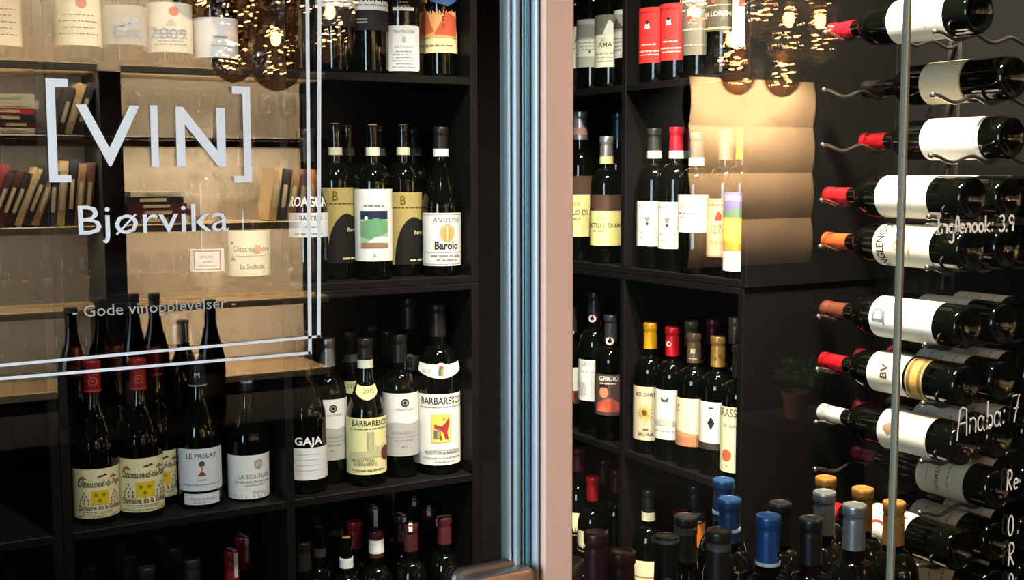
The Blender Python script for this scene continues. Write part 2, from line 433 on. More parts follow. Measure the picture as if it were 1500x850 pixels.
# ---- left run, top board (necks run out of the picture)
L_('A', 20, .075, 0, 'burgundy', 'bottle with pale cream label, leftmost on the top left board', lab=(-10, 66), h=.30, cap='#3a2320', col='#dccfae', prints=fine(.2, .7, 5, .7))
L_('A', 115, .075, 0, 'burgundy', 'bottle with cream label and red wax dot, left of the grey label', lab=(-14, 66), h=.30, cap='#5a1d1c', col='#cfc7a8', face=4,
   prints=[('c', .05, .78, .1, '#a8342c')]+fine(.2, .55, 4, .8))
L_('A', 182, .075, 0, 'burgundy', 'bottle with plain grey label on the top left board', lab=(7, 65), h=.30, cap='#202020', col='#8b8b86', face=4,
   prints=[('o', 0, .45, .38, .02, '#8d8d88'), ('x', 0, .72, .5, .06, '#87857e')]+fine(.12, .3, 3, .7, c='#85837c'))
L_('A', 249, .075, 0, 'burgundy', 'bottle with cream label and red dot, right of the grey label', lab=(3, 76), h=.30, cap='#5a1d1c', col='#bdb9a8', face=4,
   prints=[('c', .06, .82, .1, '#a8342c'), ('p', [(-.12, .52), (.12, .52), (.08, .6), (0, .68), (-.08, .6)], '#9b958a')]+fine(.14, .42, 5, .7))
L_('A', 316, .075, 0, 'burgundy', 'bottle with bluish white label behind the left lamp reflection', lab=(25, 84), h=.30, cap='#202020', col='#b3b6b6', face=4,
   prints=[('r', -.1, .48, .25, .54, '#7e8082'), ('x', .1, .28, .5, .04, '#8a8c8e')])
L_('A', 446, .08, 0, 'bordeaux', 'dark bottle just right of the divider on the top left board', h=.31, cap=K)
def black_foot(lbl, px):
    return L_('A', px, .06, 0, 'bordeaux', lbl, lab=(-60, 14 if px > 500 else 9), h=.315, cap=K, col='#d6d6d2', face=6, r=.037,
              prints=[('x', 0, .08, .8, .045, '#77756f'), ('t', 'BAROLO', 0, .22, .09, '#4a4844')],
              lab2=(14 if px > 500 else 9, 44 if px > 500 else 38, 180, '#232120', [('r', -.75, .5, -.2, .56, '#8e8e8a'), ('r', -.75, .36, -.2, .42, '#8e8e8a')]))
black_foot('bottle with white label above black strip, nearest the top divider', 489)
black_foot('bottle with white label above black strip, beside the squat flask', 535)
L_('A', 597, .075, 0, 'flask', 'squat black flask bottle with square white label on the top left board', lab=(37, 104, .0035), wdeg=90, h=.28, cap=K, col='#d2d2cf', glass=BOTTLE_BROWN, r=.043, face=4,
   prints=[('t', 'TRAVAGLINI', 0, .83, .075, '#55524e', 0, .85), ('p', [(-.05, .66), (0, .6), (.05, .66), (.03, .76), (-.03, .76)], '#a9a7a2'), ('t', 'GATTINARA', 0, .5, .055, '#908d88')]+fine(.08, .42, 6, .5, .03, '#8c8a86'),
   lab2=(-40, 15, 58, '#d2d2cf', fine(.1, .3, 3, .3, .04, '#77756f')))
L_('A', 647, .065, 0, 'bordeaux', 'bottle with orange and blue painted label, right end of top left board', lab=(-45, 77), h=.31, cap='#2b2522', col='#dfd29c', face=-6, r=.034,
   prints=[('r', -.3, .18, .27, 1, '#d9a066'), ('p', [(-.28, .2), (-.05, .25), (-.2, .6), (-.28, .62)], '#c2603c'), ('p', [(-.1, .62), (.12, .56), (.27, .64), (.27, .98), (.02, 1), (-.12, .85)], '#3d5f92'),
           ('p', [(-.05, .22), (.25, .2), (.26, .42), (.1, .5)], '#b9543a'), ('p', [(-.28, .64), (-.15, .6), (-.12, .9), (-.28, .96)], '#e7b75c'), ('t', 'N', .06, .46, .06, K), ('t', 'E', .06, .38, .06, K), ('t', 'B', .06, .30, .06, K), ('x', 0, .08, .4, .025, '#7d7358')])

# ---- left run, middle board
L_('B', 307, .08, 190, 'bordeaux', 'bottle with small white bordered label seen through the glass lettering', lab=(365, 398), wdeg=110, cap=K, col='#dcdad2', face=0,
   prints=[('f', -.62, .06, .62, .94, .06, '#6f6d76'), ('t', 'BRUNO', 0, .6, .12, '#777'), ('x', 0, .4, .4, .07, '#999'), ('x', 0, .22, .8, .06, '#999')])
L_('B', 372, .07, 195, 'burgundy', 'bottle with tall cream rhone label on the middle left board', lab=(338, 405), wdeg=180, cap='#3c1c1c', col='#dedbbd', face=-3,
   prints=[('t', 'Côtes du Rhône', .1, .54, .13, '#5b5a4a', .01, .72), ('r', .15, .5, .28, .68, '#c8673c'), ('r', -.3, .44, .45, .45, '#77756a'), ('t', 'La Solitude', .1, .16, .11, '#4f4e40', .01, .8), ('p', [(-.42, .70), (-.30, .70), (-.36, .78)], '#55554a'), ('p', [(-.42, .34), (-.26, .34), (-.34, .46)], '#8b8a78')])
L_('B', 450, .06, 190, 'burgundy', 'bottle lettered ROAGNA in white above a pale label, behind the etched frame lines', lab=(312, 348), wdeg=170, cap='#2a2423', col='#d5d8da', face=4,
   prints=[('t', 'ROAGNA', 0, 1.26, .42, '#e8e8e4', .02, .75), ('t', 'BAROLO', .1, .68, .22, '#3c3c40', .01, .8), ('x', .1, .4, .5, .09, '#8a8c90'), ('x', 0, .12, 1.2, .08, '#8a8c90')])
def arch(px, off, top, lbl, y0, y1):
    pts = [(-.12+.34*math.sin(a*math.pi/2/8)**.9*.0, 0) for a in range(0)]
    ar = [(-.16, .0)] + [(.12-.28*math.cos(a*math.pi/2/8), .0+.66*math.sin(a*math.pi/2/8)) for a in range(9)] + [(.30, .60), (.40, .44), (.48, .2), (.50, 0)]
    return L_('B', px, off, top, 'bordeaux', lbl, lab=(y0, y1), wdeg=200, cap=None, col='#9a8b56', face=6, band=(216, 227, '#b9b49a'),
              prints=[('p', ar, '#14130f'), ('t', 'B', -.04, .83, .13, '#5d4c1e', .01, .8), ('x', .05, .78, .5, .025, '#5d4c1e'), ('t', 'Barolo', .22, .42, .055, '#cfc9a0'), ('x', .2, .05, .3, .04, '#b9b28a')])
arch(497, .09, 181, 'bottle with gold label and black arch, left of the landscape label', 275, 386)
arch(600, .09, 183, 'bottle with gold label and black arch, beside the grey barolo label', 282, 388)
L_('B', 543, .055, 183, 'bordeaux', 'bottle with white label showing a green night landscape', lab=(277, 383), wdeg=185, cap=None, col='#d6d6d0', face=2, band=(216, 228, '#c2c2ae'), r=.0365,
   prints=[('r', -.20, .18, .20, .70, '#8fae93'), ('r', -.20, .58, .20, .70, '#23263f'), ('p', [(-.2, .34), (-.05, .30), (.2, .40), (.2, .56), (.02, .6), (-.2, .54)], '#5f8f68'), ('p', [(-.2, .18), (.2, .18), (.2, .24), (-.02, .28), (-.2, .25)], '#8a6b52'),
           ('p', [(-.1, .26), (.2, .26), (.2, .33), (.02, .34)], '#d3dccf'), ('c', -.11, .6, .025, '#e6e6dd'), ('x', 0, .76, .28, .03, '#77776f'), ('p', [(-.03, .06), (.03, .06), (0, .12)], '#98978e')])
L_('B', 648, .06, 187, 'burgundy', 'barolo bottle with grey marbled label and dark capsule on the middle left board', lab=(312, 390, .003), wdeg=165, cap='#171615', caplen=.045, col='#c9cac9', face=8, band=(218, 229, '#c2cdc2'),
   prints=[('f', -.52, .03, .52, .97, .012, '#8c8c8a'), ('t', 'ANSELMA', .06, .82, .10, '#5c5c5e', 0, .9), ('c', .06, .62, .15, '#b89a68', 1.15), ('r', -.02, .5, .14, .72, '#a07f48'), ('r', .05, .5, .07, .74, '#d8c49c'), ('t', 'Barolo', .05, .32, .15, '#2c2c30', .03, .85), ('r', -.4, .255, .45, .262, '#77777a'), ('x', .05, .18, .6, .05, '#808084'), ('x', .05, .1, .4, .045, '#808084')])
for px, top, off, c in ((517, 184, .2, '#8fa39a'), (566, 186, .2, '#8fa39a'), (628, 189, .19, '#7f9d92')):
    L_('B', px, off, top, 'bordeaux', 'dark bottle with pale green neck band standing behind %s' % {517: 'the two leftmost gold arch labels', 566: 'the landscape label', 628: 'the grey barolo label'}[px], band=(217, 228, c), cap='#191817' if px == 628 else None, caplen=.05)

# ---- left run, lower board
def chateau(px, off, top, y0, y1, lbl, cy):
    return L_('C', px, off, top, 'burgundy', lbl, lab=(y0, y1), wdeg=200, cap='#7c1b1d', caplen=.055, col='#dcd7ac', emboss=True, face=6,
              capprint=[('o', 0, 1.0, .38, .05, '#c96a54'), ('x', 0, 1.0, .4, .12, '#c96a54'), ('r', -2, .12, 2, .2, '#b3483c')],
              prints=[('t', 'Châteauneuf-du-Pape', .04, .64, .13, '#4a4634', .018, .60, -.06), ('r', -.14, .28, .20, .56, '#d2b81f'), ('c', -.05, .47, .035, '#8f7c12'), ('c', .1, .47, .035, '#8f7c12'), ('c', .02, .36, .035, '#8f7c12'),
                      ('t', 'Domaine de la Solitude', .06, .17, .11, '#4a4634', .012, .66), ('p', [(-.4, .8), (-.2, .8), (-.3, .87)], '#9d6042'), ('p', [(.22, .8), (.42, .8), (.32, .87)], '#9d6042'), ('p', [(-.02, .84), (.1, .84), (.06, .88)], '#333'), ('p', [(.06, .86), (.18, .86), (.14, .9)], '#333')]
              + [('p', [(s*q+du-.018, v), (s*q+du, v-.025), (s*q+du+.018, v), (s*q+du, v+.025)], '#56604a') for s in (-1, 1) for (q, v) in ((.30, .52), (.26, .45), (.34, .45), (.22, .38), (.30, .38), (.38, .38), (.22, .31), (.3, .31), (.38, .31)) for du in (.03,)] + fine(.04, .12, 2, .8, .03))
chateau(137, .06, 530, 688, 760, 'rhone bottle with yellow crest label, front left in the lower left bay', 0)
chateau(204, .06, 527, 672, 751, 'rhone bottle with yellow crest label, second from the left in the lower left bay', 0)
chateau(234, .15, 508, 662, 730, 'rhone bottle with yellow crest label peeking out behind the second one', 0)
for px, off, top in ((112, .16, 510), (158, .16, 507)):
    L_('C', px, off, top, 'burgundy', 'red-capped bottle in the back row, %s' % ('against the left divider' if px < 120 else 'behind the two front crest labels'), cap='#6e1a1c', caplen=.055, emboss=True)
L_('C', 291, .07, 520, 'burgundy', 'bottle with black capsule and bluish white label reading LE PRELAT', lab=(658, 720, .004), wdeg=150, cap='#1d1d1f', col='#cdd6dc', face=5,
   capprint=[('t', 'M', -.1, .9, .5, '#c9c9c9'), ('r', -2, .1, 2, .2, '#8f8f8f')],
   prints=[('t', 'LE PRELAT', 0, .78, .11, '#4a4c50', .012, 1.05), ('c', 0, .64, .07, '#5d3a26'), ('r', -.02, .42, .02, .6, '#c2763a'), ('p', [(-.1, .36), (.1, .36), (.03, .46), (-.03, .46)], '#8e3f26'), ('t', 'Cuvée', 0, .24, .06, '#6f93b5'), ('x', 0, .14, .9, .035, '#8c949a')],
   lab2=(724, 740, 105, '#d3d7da', [('t', 'Mise en bouteille', 0, .4, .3, '#80848a', 0, .8), ('x', 0, .15, 1.6, .14, '#9a9ea2')]))
L_('C', 362, .07, 546, 'burgundy', 'bottle with black capsule and white label reading LA SOLITUDE', lab=(668, 732), wdeg=165, cap='#1b1b1d', caplen=.035, col='#d8d8d6', face=4,
   capprint=[('t', 'Famille', 0, .75, .28, '#bdbdbd')],
   prints=[('o', .2, .78, .10, .035, '#9a918c'), ('c', .2, .76, .05, '#a89f9a'), ('p', [(.08, .85), (.32, .85), (.2, .92)], '#a39a95'), ('t', 'LA SOLITUDE', .12, .48, .10, '#7f7c7a', 0, .95), ('x', .1, .39, .9, .045, '#a9a6a4'), ('x', .1, .32, .4, .03, '#b0adab'), ('t', 'Solitude', .2, .14, .08, '#b5b2b0', 0, .8)])
for px, off, top, c, kind, lbl in ((250, .16, 462, '#b9bfc4', 'bordeaux', 'bottle with silver capsule, left one of the pair crossing the etched double line'), (272, .24, 461, '#c4c8cb', 'bordeaux', 'bottle with silver capsule, right one of the pair crossing the etched double line')):
    L_('C', px, off, top, kind, lbl, cap=c, caplen=.055, capmetal=.85 if c[1] in 'bc' else .1)
L_('C', 449, .06, 486, 'burgundy', 'bottle lettered GAJA in white above a plain pale label', lab=(657, 704), wdeg=185, cap=K, caplen=.05, col='#cfd3d6', face=6, emboss=True,
   prints=[('t', 'GAJA', 0, 1.1, .24, '#e6e6e2', .025, 1.15)]+fine(.3, .8, 4, .9, .025, '#c2c5c7'))
def hills(px, off, top, y0, y1, cap, lbl):
    return L_('C', px, off, top, 'bordeaux', lbl, lab=(y0, y1), wdeg=185, cap=cap, caplen=.055, col='#d3d3d2', face=5, capmetal=.85 if cap[1] == 'b' else .1,
              prints=[('p', [(-.6, 0), (.6, 0), (.6, .5), (.3, .54), (.12, .515), (-.1, .545), (-.35, .50), (-.6, .53)], '#a5a4a2'), ('c', .05, .85, .065, '#2a2a2c'), ('o', .05, .85, .04, .012, '#aaa'), ('t', 'Grasso Fratelli', .05, .73, .04, '#77777a', 0, .9), ('t', 'BARBARESCO', .03, .35, .05, '#7d7b78', 0, .9), ('x', .03, .3, .6, .02, '#7d7b78'), ('x', .03, .24, .3, .03, '#7d7b78'), ('x', .03, .14, .08, .03, '#7d7b78')])
hills(481, .10, 497, 586, 675, '#b5b8ba', 'bottle with grey hill label and silver capsule beside the GAJA bottle')
hills(592, .075, 492, 577, 669, '#161514', 'bottle with grey hill label and black capsule between the two barbaresco labels')
def barb(px, off, top, lbl, **k):
    return L_('C', px, off, top, 'burgundy', lbl, cap='#171615', caplen=.05, col='#d5d19c', **k)
y15 = [('t', '2015', .12, .42, .32, '#6d6a45', .01, .9)]
barb(536, .055, 498, 'bottle with cream label reading BARBARESCO and a brown seal', lab=(613, 696), wdeg=180, face=6, band=(528, 540, '#bcc0b4'), neck=(564, 586, 1.0, '#d9d29a', y15),
     prints=[('t', 'BARBARESCO', .06, .86, .10, '#3e3c2e', .012, .85), ('x', .04, .80, .75, .025, '#6d6a52'), ('r', -.03, .42, .1, .76, '#aeb08a'), ('p', [(-.38, .25), (-.1, .3), (.3, .3), (.32, .55), (.2, .48), (.12, .52), (.12, .42), (-.05, .42), (-.22, .40), (-.36, .36)], '#b3b28c'), ('r', -.02, .44, .0, .74, '#8f9172'), ('r', .07, .44, .09, .74, '#989a78'),
             ('c', .36, .36, .13, '#5d2f22'), ('t', 'PRODUTTORI', -.1, .22, .06, '#5a573e', .01, .8), ('t', 'del BARBARESCO', -.06, .165, .05, '#5a573e', .01, .8), ('x', 0, .07, .6, .03, '#77745a')])
barb(514, .17, 487, 'bottle with small cream shoulder label behind the cream barbaresco label', band=(520, 531, '#93aeb0'), neck=(557, 576, 1.0, '#d9d29a', y15))
def magnum(px, off, top, lbl, crest, **k):
    return L_('C', px, off, top, 'magnum', lbl, cap='#1c1b1a', caplen=.065, col='#dad8d2', r=.0445,
              neck=(crest[0], crest[1], 1.25, '#d9d5ca', [('c', 0, .5, .5, '#d9d5ca'), ('r', -.16, .2, .16, .62, '#44587e'), ('r', 0, .2, .16, .62, '#c0953a'), ('p', [(-.16, .66), (.16, .66), (.1, .85), (-.1, .85)], '#a2432e'), ('t', '2013', -.95, .4, .22, '#888')]), **k)
magnum(643, .065, 447, 'large magnum bottle with white barbaresco label and yellow herald picture', (530, 553), lab=(578, 682), wdeg=180, face=8,
       prints=[('t', 'BARBARESCO', .03, .86, .10, '#2d2b28', .014, .8), ('x', .03, .81, .72, .02, '#777'), ('r', -.14, .32, .13, .72, '#e3c65c'), ('f', -.14, .32, .13, .72, .008, '#caa94a'), ('p', [(-.1, .58), (0, .55), (.06, .6), (.1, .68), (.115, .6), (.08, .46), (.1, .36), (.05, .36), (.02, .46), (-.02, .5), (-.1, .52)], '#a0303a'), ('c', .03, .65, .028, '#c98d6a'),
               ('r', -.11, .37, -.01, .5, '#566a72'), ('r', -.06, .38, -.02, .48, '#c98a3a'), ('r', -.02, .35, .0, .42, '#3f5a34'), ('t', 'PRODUTTORI del BARBARESCO', .03, .155, .045, '#4a4640', .012, .62), ('x', .03, .21, .5, .015, '#999'), ('x', .03, .1, .6, .02, '#999'), ('x', .05, .05, .3, .02, '#aaa')])
magnum(611, .20, 438, 'large magnum bottle with crest neck label standing behind the hill label', (517, 541))
for px, off, top, lbl in ((552, .23, 479, 'dark bottle in the back row behind the cream barbaresco label'), (573, .16, 486, 'dark bottle in the back row left of the black-capped hill label')):
    L_('C', px, off, top, 'bordeaux', lbl, cap='#191817', caplen=.05)

# ---- left run, bottom board: only capsules show
DL = 'bottle tops on the bottom left boards'
for px, off, top, c, lbl in ((124, .08, 832, '#1d1c1b', 'black capsule nearest the left divider on the bottom board'), (178, .16, 798, '#242322', 'black capsule, back one of the left trio on the bottom board'), (191, .11, 815, '#242322', 'black capsule, middle one of the left trio on the bottom board'),
                             (205, .06, 834, '#242322', 'black capsule, front one of the left trio on the bottom board'), (241, .19, 787, '#222120', 'black capsule, back one of the central trio on the bottom board'), (257, .13, 804, '#282726', 'black capsule, middle one of the central trio on the bottom board'), (276, .07, 822, '#2a2827', 'black capsule, front one of the central trio on the bottom board')):
    stand('L', 'D', px, off, top, 'bordeaux', lbl, group=DL, cap=c, caplen=.06, r=.036)
for px, off, top, lbl in ((339, .09, 809, 'red capsule with white paper strip, front one of two on the bottom board'), (358, .16, 788, 'red capsule with white paper strip, back one of two on the bottom board')):
    stand('L', 'D', px, off, top, 'bordeaux', lbl, group=DL, cap='#8a1a22', caplen=.065, tagstrip=(.05, '#cfcfca', 28), r=.036)
for px, off, top, c, b, ts, lbl in (
        (446, .07, 797, '#232220', None, None, 'black capsule right of the central divider on the bottom board'), (462, .17, 758, '#232220', None, None, 'black capsule at the back, left in the bottom right bay'), (493, .22, 747, '#26221f', (777, 786, '#8b8b86'), None, 'dark neck with grey band at the back of the bottom right bay'),
        (475, .11, 775, None, (805, 818, '#9fb6b6'), None, 'neck with aqua band in the bottom right bay'), (496, .07, 790, None, (820, 834, '#b9c3bf'), None, 'neck with pale grey band, front left in the bottom right bay'),
        (524, .13, 766, '#8e1822', None, None, 'bright red capsule in the bottom right bay'), (547, .08, 779, '#4a1c1c', (793, 812, '#c9c9c4'), None, 'brown capsule with white band in the bottom right bay'),
        (558, .17, 745, '#2a2625', None, (.05, '#b4bcc0', 10), 'dark capsule with white tax strip beside the red capsule'), (585, .24, 722, '#201e1d', None, (.05, '#6f6f6c', 40), 'dark capsule with grey tax strip, furthest back on the bottom board'), (584, .13, 757, '#3a2323', None, (.05, '#b9b9b2', 25), 'maroon capsule with white tax strip in the middle of the bay'),
        (607, .2, 733, '#2b2222', None, (.012, '#b9b2aa', 0), 'dark brown capsule behind the maroon trio'), (600, .06, 770, '#4a2023', None, (.012, '#c9c2ba', 0), 'maroon capsule, left one of the trio by the right side panel'), (629, .14, 747, '#44201f', None, (.012, '#c9c2ba', 0), 'maroon capsule, back one of the trio by the right side panel'), (652, .08, 760, '#56242a', None, (.018, '#d3ccc2', -70), 'maroon capsule with folded strip, right one of the trio by the side panel')):
    stand('L', 'D', px, off, top, 'bordeaux', lbl, group=DL, cap=c, caplen=.055, band=b, tagstrip=ts, r=.035)

# ---- right run, top board
def half(dark, light, txt, c2='#5a574c'):
    return [('r', -1.2, .62, 1.2, 1, dark), ('p', [(-.05, .62), (.2, .62), (.18, .82), (.08, .9), (0, .74)], '#b9b7ac'), ('t', txt, 0, .38, .11, c2, .01, .9), ('t', '2011', 0, .5, .06, c2)]+fine(.1, .25, 3, .5, .04, '#9a9785')
R_('A', 842, .05, 0, 'bordeaux', 'bottle with pale green label next to the beige post on the top right board', lab=(39, 100), h=.31, cap=K, col='#b9bda2', face=-5, prints=[('t', 'AMA', -.05, .6, .12, '#55564a', .01), ('x', -.1, .45, .4, .05, '#77786a')])
R_('A', 871, .05, 0, 'bordeaux', 'bottle with grey photo label, second on the top right board', lab=(28, 98), h=.31, cap=K, col='#8f9086', face=-20, prints=[('r', -1, .62, 1, .9, '#6f7068'), ('r', -.4, .22, .35, .58, '#b5b6a8'), ('c', .05, .32, .03, '#444')]+fine(.35, .5, 3, .5, .03))
R_('A', 897, .05, 0, 'bordeaux', 'bottle with pale label under a dark band, third on the top right board', lab=(21, 98), h=.31, cap=K, col='#bfc2ab', face=-22, prints=half('#5c5c52', '', 'AMA'))
R_('A', 926, .05, 0, 'bordeaux', 'bottle half hidden by the shelf divider on the top right board', lab=(13, 84), h=.31, cap=K, col='#9fa098', face=-40, prints=[('r', -1, .55, 1, .9, '#77786f'), ('p', [(-.3, .6), (.1, .6), (-.1, .85)], '#3c3c38')]+fine(.15, .4, 4, .6, .04))
def redl(px, y0, y1, lbl):
    return R_('A', px, .05, 0, 'bordeaux', lbl, lab=(y0, y1), h=.31, cap=K, col='#c32a28', face=-32, wdeg=170, prints=[('p', [(-.05, .62), (.06, .62), (.04, .72), (-.03, .72)], '#e6dfd2'), ('c', 0, .73, .035, '#222'), ('x', .02, .32, .3, .035, '#f0b0a0'), ('x', .05, .2, .5, .035, '#f0b0a0'), ('x', .05, .14, .4, .03, '#f0b0a0'), ('x', 0, .9, .4, .04, '#8f1f1c')])
redl(969, 10, 92, 'bottle with bright red label, left one of the pair on the top right board'); redl(996, 4, 88, 'bottle with bright red label, right one of the pair on the top right board')
R_('A', 1023, .05, 0, 'bordeaux', 'bottle with grey-brown label right of the red labels', lab=(-12, 80), h=.31, cap=K, col='#5d574b', face=-25, prints=[('c', -.05, .62, .07, '#a3282a'), ('c', -.05, .7, .05, '#d9d2c2'), ('x', 0, .85, .6, .04, '#c9c2b2'), ('x', 0, .4, .5, .03, '#bdb6a4'), ('x', 0, .15, .5, .03, '#8d8674')])
R_('A', 1056, .05, 0, 'bordeaux', 'dark bottle with gold lettering under the right hanging lamp reflection', lab=(-30, 45), h=.31, cap='#a98a4a', col='#3a362c', face=-20, prints=[('t', 'SAN LORENZO', 0, .3, .1, '#d8d0b8', .01), ('c', -.1, .62, .06, '#92383c'), ('r', -1, .04, 1, .08, '#bfa566'), ('x', 0, .5, .7, .03, '#bfa566')])
R_('A', 1093, .05, 0, 'bordeaux', 'bottle with narrow cream label and red mark, right end of top right board', lab=(-40, 68), wdeg=80, h=.31, cap=K, col='#e8dfba', face=-22, prints=[('p', [(-.06, .55), (.05, .55), (.06, .64), (-.05, .66)], '#b8352c'), ('x', 0, .8, .25, .03, '#9b9070')])

# ---- right run, middle board
yl = lambda: [('r', -1.2, .69, 1.2, 1.001, '#4a352a'), ('t', '2007', -.05, .5, .07, '#6d643c'), ('t', 'CASTELLO DI AMA', 0, .36, .09, '#5a5230', .012, .8), ('x', -.1, .28, .3, .04, '#8c835a'), ('r', -.2, .1, -.08, .2, '#cfc592'), ('r', -.02, .1, .1, .2, '#cfc592')]
R_('B', 850, .05, 164, 'bordeaux', 'tall bottle with yellow and brown label dated 2007 beside the beige post', lab=(258, 347), cap='#a7a5a3', caplen=.065, capmetal=.8, col='#e0d78f', face=-12, prints=yl(), capband=(187, 198, '#8d6a62'))
R_('B', 888, .045, 201, 'bordeaux', 'shorter bottle with yellow and brown label beside the shelf divider', lab=(286, 360), cap='#b8b6b2', caplen=.05, capmetal=.8, col='#e0d78f', face=-8, prints=yl(), band=(229, 240, '#cdc490'))
R_('B', 905, .2, 166, 'bordeaux', 'tall bottle with dark blue-grey capsule in the back row of the right middle board', cap='#2b3a44', caplen=.065, capmetal=.6)
kb = lambda: [('p', [(-.12, .58), (-.04, .66), (.04, .66), (.12, .58), (.06, .62), (0, .52), (-.06, .62)], '#77736a'), ('c', 0, .5, .035, '#3d3a34'), ('x', 0, .88, .5, .05, '#b5b0a2'), ('x', 0, .3, .4, .03, '#a39e90'), ('x', 0, .18, .35, .03, '#a39e90')]
R_('B', 961, .045, 189, 'bordeaux', 'bottle with black capsule and ivory label in the right middle bay', lab=(295, 361), cap='#33332f', col='#e2dfcf', face=-22, prints=kb(), band=(221, 232, '#d9d3b4'))
R_('B', 993, .045, 187, 'bordeaux', 'bottle with bright red capsule and ivory label in the right middle bay', lab=(296, 365), cap='#b51a2a', col='#e2dfcf', face=-28, prints=kb(), band=(221, 232, '#ddd8c0'))
R_('B', 1027, .045, 195, 'bordeaux', 'bottle with grey capsule, cream neck band and short ivory label', lab=(286, 341), cap='#55524c', col='#e4e0d2', face=-30, prints=[('r', -.2, .66, .2, .86, '#b9b2a0'), ('x', 0, .5, .6, .05, '#8f8878'), ('x', 0, .4, .5, .04, '#a39c8c'), ('r', -.3, .54, .3, .56, '#c2bba8')], band=(231, 243, '#e0d7b4'))
R_('B', 1060, .045, 190, 'bordeaux', 'bottle with peach label and red script in the right middle bay', lab=(291, 377), cap='#a07868', col='#dfb288', face=-25, prints=[('p', [(-.05, .62), (.06, .62), (.08, .7), (.02, .8), (-.03, .7)], '#b5392a'), ('t', '1276', 0, .4, .16, '#b5622f', 0, .7), ('x', 0, .88, .4, .035, '#8c5a3a'), ('t', 'Riserva', 0, .22, .09, '#c07a4a', 0, .8), ('f', -.36, .02, .36, .98, .01, '#b98a62')])
R_('B', 1092, .04, 188, 'bordeaux', 'bottle with blue, yellow and white painted label by the end panel', lab=(282, 398), wdeg=130, cap='#d8a52a', col='#e9e6dc', face=-25, prints=[('r', -.6, .68, .6, 1.001, '#6b6a9c'), ('p', [(-.5, .68), (.5, .68), (.5, .74), (.1, .8), (-.2, .76), (-.5, .82)], '#5f7a6a'), ('r', -.6, .26, .6, .68, '#e0b838'), ('p', [(-.5, .26), (.5, .26), (.4, .4), (0, .34), (-.3, .42)], '#dd8f2e'), ('c', -.05, .52, .14, '#f0d050'), ('p', [(-.4, .86), (0, .9), (.3, .84), (.3, .95), (-.3, .97)], '#8b89b5')])
R_('B', 1008, .15, 189, 'bordeaux', 'bottle with cream neck band hidden behind the red capsule', cap='#8e1a26', band=(221, 232, '#d5cda8'))

# ---- right run, lower board
gr = lambda dark: ([('t', 'GRIGIO', .02, .84, .12, '#e6ddd2', .01, .9), ('x', 0, .76, .4, .04, '#c9b8a8'), ('p', [(-.32, .08), (.34, .08), (.3, .3), (.1, .42), (-.08, .4), (-.3, .28)], '#a84a3a'), ('c', -.1, .56, .12, '#c07a5a', 1.2), ('p', [(-.24, .6), (-.2, .76), (0, .76), (.02, .56), (-.02, .68), (-.18, .68)], '#2c1a14'), ('p', [(-.3, .08), (0, .08), (-.1, .3)], '#c4604a')] if dark else
                   [('t', 'GRIGIO', .0, .84, .12, '#8b877c', .005, .8), ('x', -.05, .7, .4, .04, '#a9a498'), ('r', .15, .12, .36, .46, '#6b2a22'), ('c', .26, .3, .07, '#c27f5c')]+[('x', -.2, .12+.05*i, .28, .03, '#aaa598') for i in range(7)])
R_('C', 836, .05, 452, 'bordeaux', 'chianti bottle with white label cut off by the beige post', lab=(539, 592), cap='#38362f', col='#dcdad0', face=-5, prints=[('r', -.6, .0, .6, .36, '#4a2a22'), ('r', -.1, .06, .12, .32, '#b0523c')], seal=(487, .009, '#e0d8c8', K))
R_('C', 870, .05, 430, 'bordeaux', 'tall chianti bottle with white label and a small portrait', lab=(528, 588), cap='#22211f', col='#d9d7cc', face=-20, prints=gr(False), seal=(467, .010, '#e6ded0', K))
R_('C', 894, .045, 463, 'bordeaux', 'chianti bottle with dark portrait label reading GRIGIO', lab=(549, 609), cap='#35383a', col='#4a3a34', face=-10, prints=gr(True), seal=(500, .010, '#e6ded0', K))
R_('C', 851, .17, 440, 'bordeaux', 'dark chianti bottle in the back row behind the tall portrait bottle', cap='#1d1c1b', seal=(474, .009, '#8f8a80', K))
sun = [('p', [(-.02+.18*math.cos(a), .52+.18*math.sin(a)), (-.02+.06*math.cos(a+.18), .52+.06*math.sin(a+.18)), (-.02+.06*math.cos(a-.18), .52+.06*math.sin(a-.18))], '#d8a61c') for a in [2*math.pi*i/16 for i in range(16)]]
R_('C', 950, .045, 475, 'bordeaux', 'bottle with yellow capsule and sunflower label reading BOLGHERI', lab=(567, 646), cap='#d99a18', caplen=.055, col='#c9b795', face=-14, prints=[('t', 'BOLGHERI', 0, .82, .07, '#3c362c', .012, .95)]+sun+[('c', -.02, .52, .05, '#5c4a22'), ('r', -.025, .26, -.015, .4, '#8c8264'), ('t', 'BELL\'AIA', 0, .1, .055, '#4a4438', .01), ('x', 0, .2, .1, .04, '#77705c')])
R_('C', 985, .045, 481, 'bordeaux', 'bottle with red capsule and ivory label in the lower right bay', lab=(572, 645), cap='#b5141e', col='#e4dfcc', face=-25, capprint=[('c', -.1, 1.3, .3, '#e0b0a8'), ('c', -.02, 1.3, .15, '#b5141e')], prints=[('p', [(-.1, .84), (0, .8), (.1, .86), (.06, .76), (-.06, .76)], '#3d5236'), ('p', [(-.4, .28), (.3, .26), (.3, .34), (0, .42), (-.3, .36)], '#b9b3a2'), ('x', 0, .16, .5, .03, '#a39e90')])
